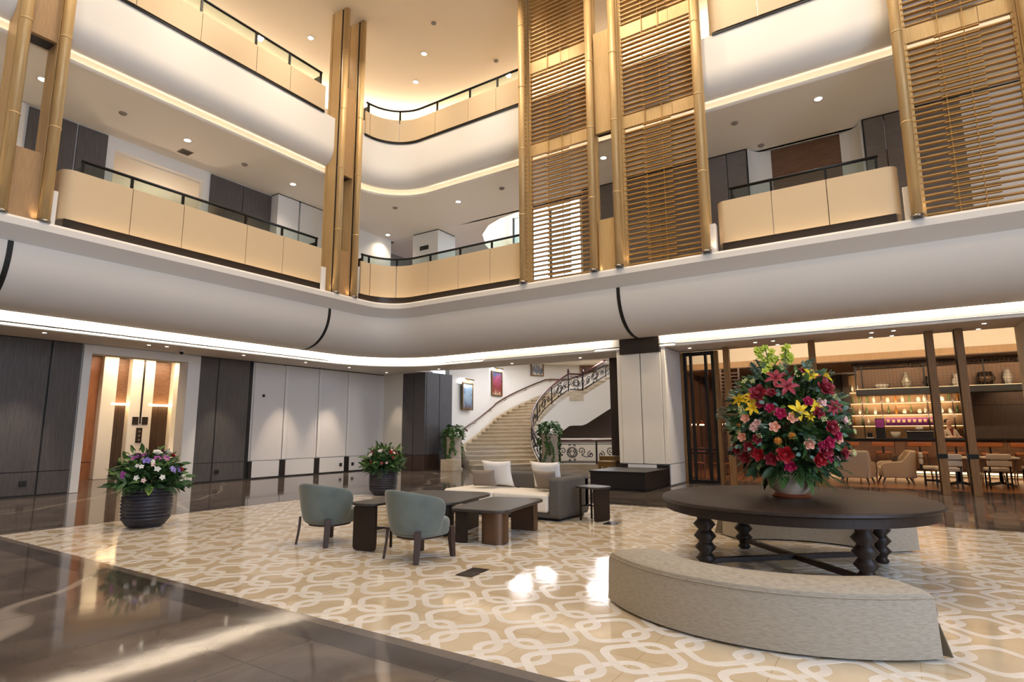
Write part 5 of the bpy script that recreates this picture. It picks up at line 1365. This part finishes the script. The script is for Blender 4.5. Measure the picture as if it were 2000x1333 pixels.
for zi, z in enumerate(SHZ):
    ys = [1.25-.22*k+rnd(-.03, .03) for k in range(15)]
    for k, y in enumerate(ys):
        if zi == 0 and y < .25: continue
        if any(abs(y-u) < .05 for u in (.95, .35, -1.0, -1.7)): continue
        nm, me = random.choice(bot_kinds); cnt[zi] += 1
        o = obj('bottle', me, None, loc=(25.02+rnd(-.03, .05), y, z+.001))
        where = 'left of the first upright' if y > .95 else 'between the first two uprights' if y > .35 else 'in the middle bay' if y > -1 else 'in the right bay'
        tag(o, '%s bottle, %s from the left on the %s back bar shelf' % (colr[nm], ORD[cnt[zi]-1], row[3-zi]), 'bottle', 'bottles on the %s back bar shelf' % row[3-zi])
for k in range(9):
    y = .20-.155*k
    t = thing('gift_pack', 'purple gift pack on the lowest back bar shelf, %s from the left' % ('first', 'second', 'third', 'fourth', 'fifth', 'sixth', 'seventh', 'eighth', 'ninth')[k], 'gift pack', (25.0, y, SHZ[0]+.001), group='purple gift packs on the shelf')
    obj('box', MB().box(-.05, -.07, 0, .05, .07, .25), 'purple_pack', t); obj('label', MB().box(-.056, -.045, .09, -.05, .045, .2), 'pack_label', t)
# hanging rack over the counter
hk = thing('hanging_rack', 'long hanging rack with wire mesh and glassware above the counter', 'rack', (21.25, -1.05, 0))
obj('top_beam', MB().box(-.05, -2.2, 3.42, .75, 2.05, 3.5), 'wood_dark', hk)
obj('bottom_beam', MB().box(-.05, -2.2, 2.50, .75, 2.0, 2.68), 'plinth_black', hk)
obj('shelf_light', MB().box(-.02, -2.2, 2.68, .02, 2.0, 2.69), 'shelf_led', hk)
for y in (1.98, 1.8, .2, -1.2): obj('hanger', MB().box(0, y-.02, 2.68, .04, y+.02, 3.42), 'black_metal', hk)
wm = MB()
for k in range(44): y = -2.15+k*.095; wm.box(-.03, y-.004, 2.7, -.022, y+.004, 3.4)
for k in range(8): z = 2.75+k*.085; wm.box(-.03, -2.15, z-.003, -.024, 1.95, z+.003)
o = obj('wire_mesh', wm, 'bronze_metal', hk); o['kind'] = 'stuff'
obj('mirror_back', MB().box(.6, -2.15, 2.69, .64, 1.95, 3.4), 'table_bronze', hk)
random.seed(9)
for k, (y, nm, pr) in enumerate(((1.3, 'round white bowl', [(0, 0), (.1, 0), (.19, .1), (.2, .16), (.18, .16), (.1, .03), (0, .02)]), (.65, 'tall glass vase', [(0, 0), (.09, 0), (.14, .2), (.06, .4), (.08, .5), (.06, .5), (0, .06)]), (.05, 'round glass jar', [(0, 0), (.12, 0), (.2, .15), (.17, .32), (.1, .36), (0, .36)]),
        (-.6, 'white pitcher', [(0, 0), (.1, 0), (.15, .15), (.08, .3), (.1, .38), (0, .38)]), (-1.25, 'dark round pot', [(0, 0), (.14, 0), (.24, .2), (.16, .4), (0, .4)]), (-1.75, 'pale tall vase', [(0, 0), (.07, 0), (.11, .25), (.06, .45), (0, .45)]))):
    o = obj('shelf_vase', MB().lathe(pr, 18), ('paper', 'bottle_clear', 'glass_dim', 'paper', 'table_bronze', 'paper')[k], None, smooth=True, loc=(21.6, -1.05+y, 2.681))
    tag(o, nm+' standing inside the hanging wire rack', 'vase', 'vessels in the hanging rack')
# things on the counter
o = thing('poster_stand', 'upright black and purple menu stand on the bar counter', 'menu stand', (22.45, .42, 1.17))
obj('board', MB().box(-.02, -.13, 0, .02, .13, .62), 'marble_black', o); obj('print', MB().box(-.024, -.12, .34, -.02, .12, .60), 'purple_pack', o)
o = thing('chafing_dish', 'steel domed serving dish on the bar counter', 'serving dish', (22.5, -.62, 1.17))
obj('tray', MB().box(-.2, -.38, .18, .2, .38, .24), 'chrome', o, bevel=.02); obj('stand', MB().box(-.16, -.34, 0, .16, .34, .18), 'black_metal', o)
obj('rim', MB().tube([(-.2, -.42, .3), (-.2, -.38, .25), (-.2, .38, .25), (-.2, .42, .3)], .02, 6), 'chrome', o)
obj('cups', MB().lathe([(0, .24), (.09, .24), (.1, .34), (0, .36)], 14), 'paper', o, smooth=True)
o = thing('glass_bowl', 'small glass bowl on the bar counter right of the menu stand', 'bowl', (22.45, .02, 1.17)); obj('bowl', MB().lathe([(0, 0), (.06, 0), (.13, .1), (.14, .2), (.12, .2), (.05, .03), (0, .03)], 16), 'bottle_clear', o, smooth=True); obj('bowl_contents', MB().lathe([(0, .05), (.1, .1), (.06, .18), (0, .2)], 10), 'purple_pack', o)
o = thing('till_box', 'small black card reader on the bar counter', 'card reader', (22.45, .72, 1.17)); obj('body', MB().box(-.06, -.07, .02, .06, .07, .17), 'marble_black', o); obj('foot', MB().box(-.08, -.1, 0, .08, .1, .02), 'paper', o)
# stools
def bar_stool(label):
    t = thing('bar_stool', label, 'bar stool', group='brown leather bar stools at the counter')
    obj('seat', MB().box(-.19, -.21, .70, .19, .21, .78), 'stool_leather', t, bevel=.03, seg=3)
    obj('backrest', MB().box(-.22, -.30, .93, -.16, .30, 1.06), 'stool_leather', t, bevel=.025, seg=3)
    obj('back_post', MB().box(-.20, -.025, .72, -.18, .025, .95), 'black_metal', t)
    for sx in (-1, 1):
        for sy in (-1, 1): obj('leg', MB().tube([(sx*.15, sy*.17, .70), (sx*.22, sy*.25, 0)], .018, 6), 'wood_dark', t)
    obj('foot_ring', MB().box(-.19, -.22, .24, .19, -.205, .26).box(-.19, .205, .24, .19, .22, .26).box(-.19, -.22, .24, -.175, .22, .26).box(.175, -.22, .24, .19, .22, .26), 'black_metal', t)
    return t
s0 = bar_stool('brown bar stool at the counter behind the two beige armchairs'); s0.location = (21.75, .38, 0)
for y, lb in ((-.55, 'brown bar stool with legs in full view right of the beige armchair'), (-1.42, 'brown bar stool seen between the two close bar posts'), (-2.2, 'brown bar stool right of the close bar posts'), (-2.95, 'brown bar stool at the right picture edge'), (1.3, 'brown bar stool behind the big beige armchair back')):
    dup(s0, (21.75, y, 0), 0, lb)
# lounge chairs
def lounge_chair(label, loc, rz):
    t = thing('lounge_armchair', label, 'armchair', loc, rz, 'beige lounge armchairs in the bar')
    # faces +x
    q = [(-.40, .16), (-.44, .5), (-.46, .86), (-.40, .90), (-.30, .86), (-.22, .5), (-.2, .16)]
    vs = []; n = len(q)
    for y in (-.38, .38): vs += [(x, y, z) for x, z in q]
    obj('backrest', MB().add(vs, [tuple(range(n)), tuple(range(n, 2*n))]+[(i, (i+1) % n, (i+1) % n+n, i+n) for i in range(n)]), 'bar_upholstery', t, bevel=.05, seg=3)
    obj('seat', MB().box(-.3, -.3, .18, .36, .3, .44), 'bar_cushion', t, bevel=.05, seg=3)
    for s in (-1, 1):
        a = [(-.42, .16), (.34, .16), (.38, .5), (.30, .57), (-.1, .60), (-.34, .88), (-.44, .86)]; m = len(a); y0, y1 = s*.30, s*.40
        vs = [(x, y0, z) for x, z in a]+[(x, y1, z) for x, z in a]
        obj('armrest', MB().add(vs, [tuple(range(m)), tuple(range(m, 2*m))]+[(i, (i+1) % m, (i+1) % m+m, i+m) for i in range(m)]), 'bar_upholstery', t, bevel=.035, seg=3)
    for sx in (-1, 1):
        for sy in (-1, 1): obj('leg', MB().tube([(sx*.28, sy*.28, .18), (sx*.36, sy*.34, 0)], [.028, .016], 6), 'wood_dark', t)
    return t
lounge_chair('beige lounge armchair seen from the back beside the bouquet', (18.85, 1.0, 0), math.radians(-8))
lounge_chair('beige lounge armchair seen from the side before the bar stools', (19.35, .12, 0), math.radians(100))
cu = pillow('small dark cushion on the beige side-on lounge armchair', (19.45, .10, .62), (0, -.4, 1.75), .36, .28, 'wood_dark', .1); cu['group'] = 'cushions in the bar'
# dining group at right
def bar_table(label, loc):
    t = thing('bistro_table', label, 'table', loc, group='bistro tables at the right of the bar')
    obj('top', MB().prism(rrect(.75, .75, .06), .70, .735), 'bar_cushion', t, bevel=.005); obj('column', MB().lathe([(.04, .05), (.04, .7), (.09, .7)], 12), 'black_metal', t, smooth=True)
    for k in range(4): a = PI/4+k*PI/2; obj('foot', MB().tube([(0, 0, .09), (.36*math.cos(a), .36*math.sin(a), .02)], [.035, .02], 6), 'black_metal', t)
bar_table('bistro table with pale top between the bar posts and the counter', (19.3, -1.28, 0))
bar_table('bistro table with pale top at the right end of the bar', (19.6, -2.15, 0))
def dining_chair(label, loc, rz):
    t = thing('bistro_chair', label, 'chair', loc, rz, 'cushioned bistro chairs in the bar')
    obj('seat', MB().box(-.24, -.24, .42, .24, .24, .50), 'bar_cushion', t, bevel=.03, seg=3)
    for k in range(2): obj('back_cushion', MB().box(-.30, -.24, .54+k*.16, -.22, .24, .685+k*.16), 'bar_cushion', t, bevel=.03, seg=3)
    for sx in (-1, 1):
        for sy in (-1, 1): obj('leg', MB().box(sx*.21-.018, sy*.21-.018, 0, sx*.21+.018, sy*.21+.018, .42), 'black_metal', t)
    obj('back_frame', MB().box(-.29, -.21, .4, -.26, -.18, .84).box(-.29, .18, .4, -.26, .21, .84), 'black_metal', t); obj('stretcher', MB().box(-.2, -.2, .12, .2, -.17, .15).box(-.2, .17, .12, .2, .2, .15), 'black_metal', t)
dining_chair('cushioned bistro chair just left of the bar posts', (18.92, -.74, 0), math.radians(-90))
dining_chair('cushioned bistro chair seen between the two close bar posts', (18.3, -1.0, 0), math.radians(10))
dining_chair('cushioned bistro chair with its back to the viewer right of the posts', (18.75, -2.0, 0), math.radians(5))
dining_chair('cushioned bistro chair at the far right edge of the bar', (19.75, -2.85, 0), math.radians(90))
# red-brown chairs behind the lattice screen and small wall lamps
def red_chair(label, loc, rz):
    t = thing('wooden_dining_chair', label, 'chair', loc, rz, 'red-brown chairs behind the lattice screen')
    obj('seat', MB().box(-.22, -.22, .42, .22, .22, .47), 'chair_red', t, bevel=.015)
    obj('backrest', MB().box(-.24, -.22, .72, -.20, .22, .92), 'chair_red', t, bevel=.015)
    for sy in (-1, 1):
        obj('leg', MB().box(-.24, sy*.2-.02, 0, -.20, sy*.2+.02, .92), 'chair_red', t); obj('leg', MB().box(.18, sy*.2-.02, 0, .22, sy*.2+.02, .42), 'chair_red', t)
red_chair('red-brown wooden chair seen through the left bays of the lattice screen', (18.6, 5.3, 0), math.radians(30))
red_chair('red-brown wooden chair seen through the right bays of the lattice screen', (18.5, 4.55, 0), math.radians(-20))
for k, ((x, y), lb) in enumerate((((21.0, 5.98), 'small red-shaded wall lamp behind the lattice, left of two'), ((22.0, 5.98), 'small red-shaded wall lamp behind the lattice, right of two'), ((20.6, 4.85), 'small red-shaded table lamp right of the lattice screen'))):
    t = thing('red_shade_lamp', lb, 'lamp', (x, y, 1.62), group='small red-shaded lamps')
    obj('shade', MB().lathe([(.06, .18), (.10, .05), (.098, .05), (.058, .178)], 14, cap=False), 'chair_red', t, smooth=True); obj('bulb', MB().lathe([(0, .0), (.085, .0), (.085, .05), (.05, .12), (0, .13)], 14), 'lamp_shade_glow', t, smooth=True)
    if k < 2: obj('arm', MB().box(-.012, .0, .02, .012, .2, .04), 'black_metal', t)
    else: obj('stand', MB().box(-.01, -.01, -1.62, .01, .01, .0).box(-.12, -.12, -1.62, .12, .12, -1.6), 'black_metal', t)
# ------------------------------------------------------------------ bartender
def skinned(name, joints, edges, m, parent, root=0, sub=2):
    me = bpy.data.meshes.new(name); me.from_pydata([j[0] for j in joints], edges, []); me.update()
    o = bpy.data.objects.new(name, me); COL.objects.link(o); o.parent = parent
    sk = o.modifiers.new('skin', 'SKIN'); sk.use_smooth_shade = True
    for i, j in enumerate(joints):
        r = j[1]; me.skin_vertices[0].data[i].radius = (r, r) if not isinstance(r, tuple) else r
    me.skin_vertices[0].data[root].use_root = True
    s = o.modifiers.new('sub', 'SUBSURF'); s.levels = sub; s.render_levels = sub
    me.materials.append(MATS[m]); return o
PR = thing('person', 'person in a cream jacket over a dark red shirt leaning on the bar counter', 'person', (23.35, -1.42, 0), math.radians(215))
# local frame: faces +x ; y to the left
J = [((0, 0, .95), (.13, .10)), ((0, 0, 1.12), (.12, .09)), ((.0, 0, 1.32), (.15, .10)), ((.01, 0, 1.45), (.07, .06)), ((.02, 0, 1.52), .048), ((.03, 0, 1.60), (.075, .085)), ((.03, 0, 1.69), (.078, .088)), ((.02, 0, 1.75), .05),
     ((0, .10, .90), .085), ((0, .11, .50), .06), ((0, .11, .08), .042), ((.14, .11, .04), .035), ((0, -.10, .90), .085), ((0, -.11, .50), .06), ((0, -.11, .08), .042), ((.14, -.11, .04), .035),
     ((.0, .17, 1.40), .052), ((.06, .23, 1.16), .042), ((.30, .10, 1.20), .030), ((.0, -.17, 1.40), .052), ((.06, -.23, 1.16), .042), ((.32, -.02, 1.20), .030)]
E_ = [(0, 1), (1, 2), (2, 3), (3, 4), (4, 5), (5, 6), (6, 7), (0, 8), (8, 9), (9, 10), (10, 11), (0, 12), (12, 13), (13, 14), (14, 15), (2, 16), (16, 17), (17, 18), (2, 19), (19, 20), (20, 21)]
body = skinned('body', J, E_, 'skin', PR)
jk = [((0, 0, .80), (.17, .13)), ((0, 0, 1.0), (.155, .125)), ((0, 0, 1.15), (.145, .115)), ((.0, 0, 1.33), (.175, .12)), ((.0, 0, 1.42), (.10, .085)), ((0, .18, 1.39), .07), ((.06, .245, 1.16), .058), ((.24, .14, 1.20), .045), ((0, -.18, 1.39), .07), ((.06, -.245, 1.16), .058), ((.24, -.05, 1.20), .045)]
skinned('jacket', jk, [(0, 1), (1, 2), (2, 3), (3, 4), (3, 5), (5, 6), (6, 7), (3, 8), (8, 9), (9, 10)], 'jacket', PR)
obj('shirt', MB().add([(.10, -.06, 1.46), (.10, .06, 1.46), (.145, .0, 1.16), (.07, -.06, 1.46), (.07, .06, 1.46), (.10, 0, 1.16)], [(0, 1, 2), (3, 5, 4), (0, 2, 5, 3), (1, 4, 5, 2), (0, 3, 4, 1)]), 'shirt', PR)
skinned('trousers', [((0, 0, .96), (.15, .11)), ((0, .10, .86), .10), ((0, .11, .5), .075), ((0, .11, .10), .06), ((0, -.10, .86), .10), ((0, -.11, .5), .075), ((0, -.11, .10), .06)], [(0, 1), (1, 2), (2, 3), (0, 4), (4, 5), (5, 6)], 'hair', PR)
hair = skinned('hair', [((-.03, 0, 1.60), (.06, .075)), ((-.02, 0, 1.70), (.09, .095)), ((.01, 0, 1.765), (.075, .08)), ((-.12, 0, 1.70), .05), ((-.14, 0, 1.66), .045)], [(0, 1), (1, 2), (1, 3), (3, 4)], 'hair', PR)
obj('nose', MB().add([(.105, 0, 1.665), (.105, -.014, 1.625), (.105, .014, 1.625), (.135, 0, 1.628)], [(0, 1, 3), (0, 3, 2), (1, 2, 3), (0, 2, 1)]), 'skin', PR, smooth=True)
for s in (-1, 1):
    obj('eye', MB().lathe([(0, -.008), (.011, 0), (0, .008)], 8).xf(T(.103, s*.034, 1.665)), 'hair', PR, smooth=True)
    obj('ear', MB().lathe([(0, -.025), (.012, -.01), (.014, .01), (0, .025)], 8).xf(T(.02, s*.088, 1.645)), 'skin', PR, smooth=True)
obj('mouth', MB().box(.103, -.022, 1.592, .111, .022, 1.602), 'shirt', PR, bevel=.003)
for s, base in ((1, Vector((.30, .10, 1.20))), (-1, Vector((.32, -.02, 1.20)))):
    d = Vector((.75, -s*.6, -.02)).normalized(); q = Vector((0, 0, 1)).cross(d)
    hj = [(tuple(base), .026), (tuple(base+d*.07), (.032, .018))]; he = [(0, 1)]
    for k in range(4):
        o_ = q*(.027-.018*k); L = (.065, .075, .07, .055)[k]
        hj += [(tuple(base+d*.085+o_), .010), (tuple(base+d*(.085+L*.55)+o_+Vector((0, 0, .006))), .009), (tuple(base+d*(.085+L)+o_-Vector((0, 0, .012))), .008)]
        n0 = len(hj)-3; he += [(1, n0), (n0, n0+1), (n0+1, n0+2)]
    hj += [(tuple(base+d*.03+q*.035), .011), (tuple(base+d*.07+q*.055), .009)]; he += [(0, len(hj)-2), (len(hj)-2, len(hj)-1)]
    skinned('hand', hj, he, 'skin', PR, sub=1)
# spot added to brighten the wall behind the lattice, then bar downlights
lamp('side_bay_fill', 'SPOT', (18.9, 5.0, 4.2), 220, WARM, .08, aim=(.1, .25, -1), spot=1.9)
for x, y in ((18.5, 3.0), (18.5, 0), (18.5, -2), (21.8, 1), (21.8, -1.5), (23.4, -.5), (23.4, -3.2)):
    lamp('bar_light', 'SPOT', (x, y, 4.2 if x < 20 else 3.45), 110, WARM, .06, aim=(0, 0, -1), spot=1.7)
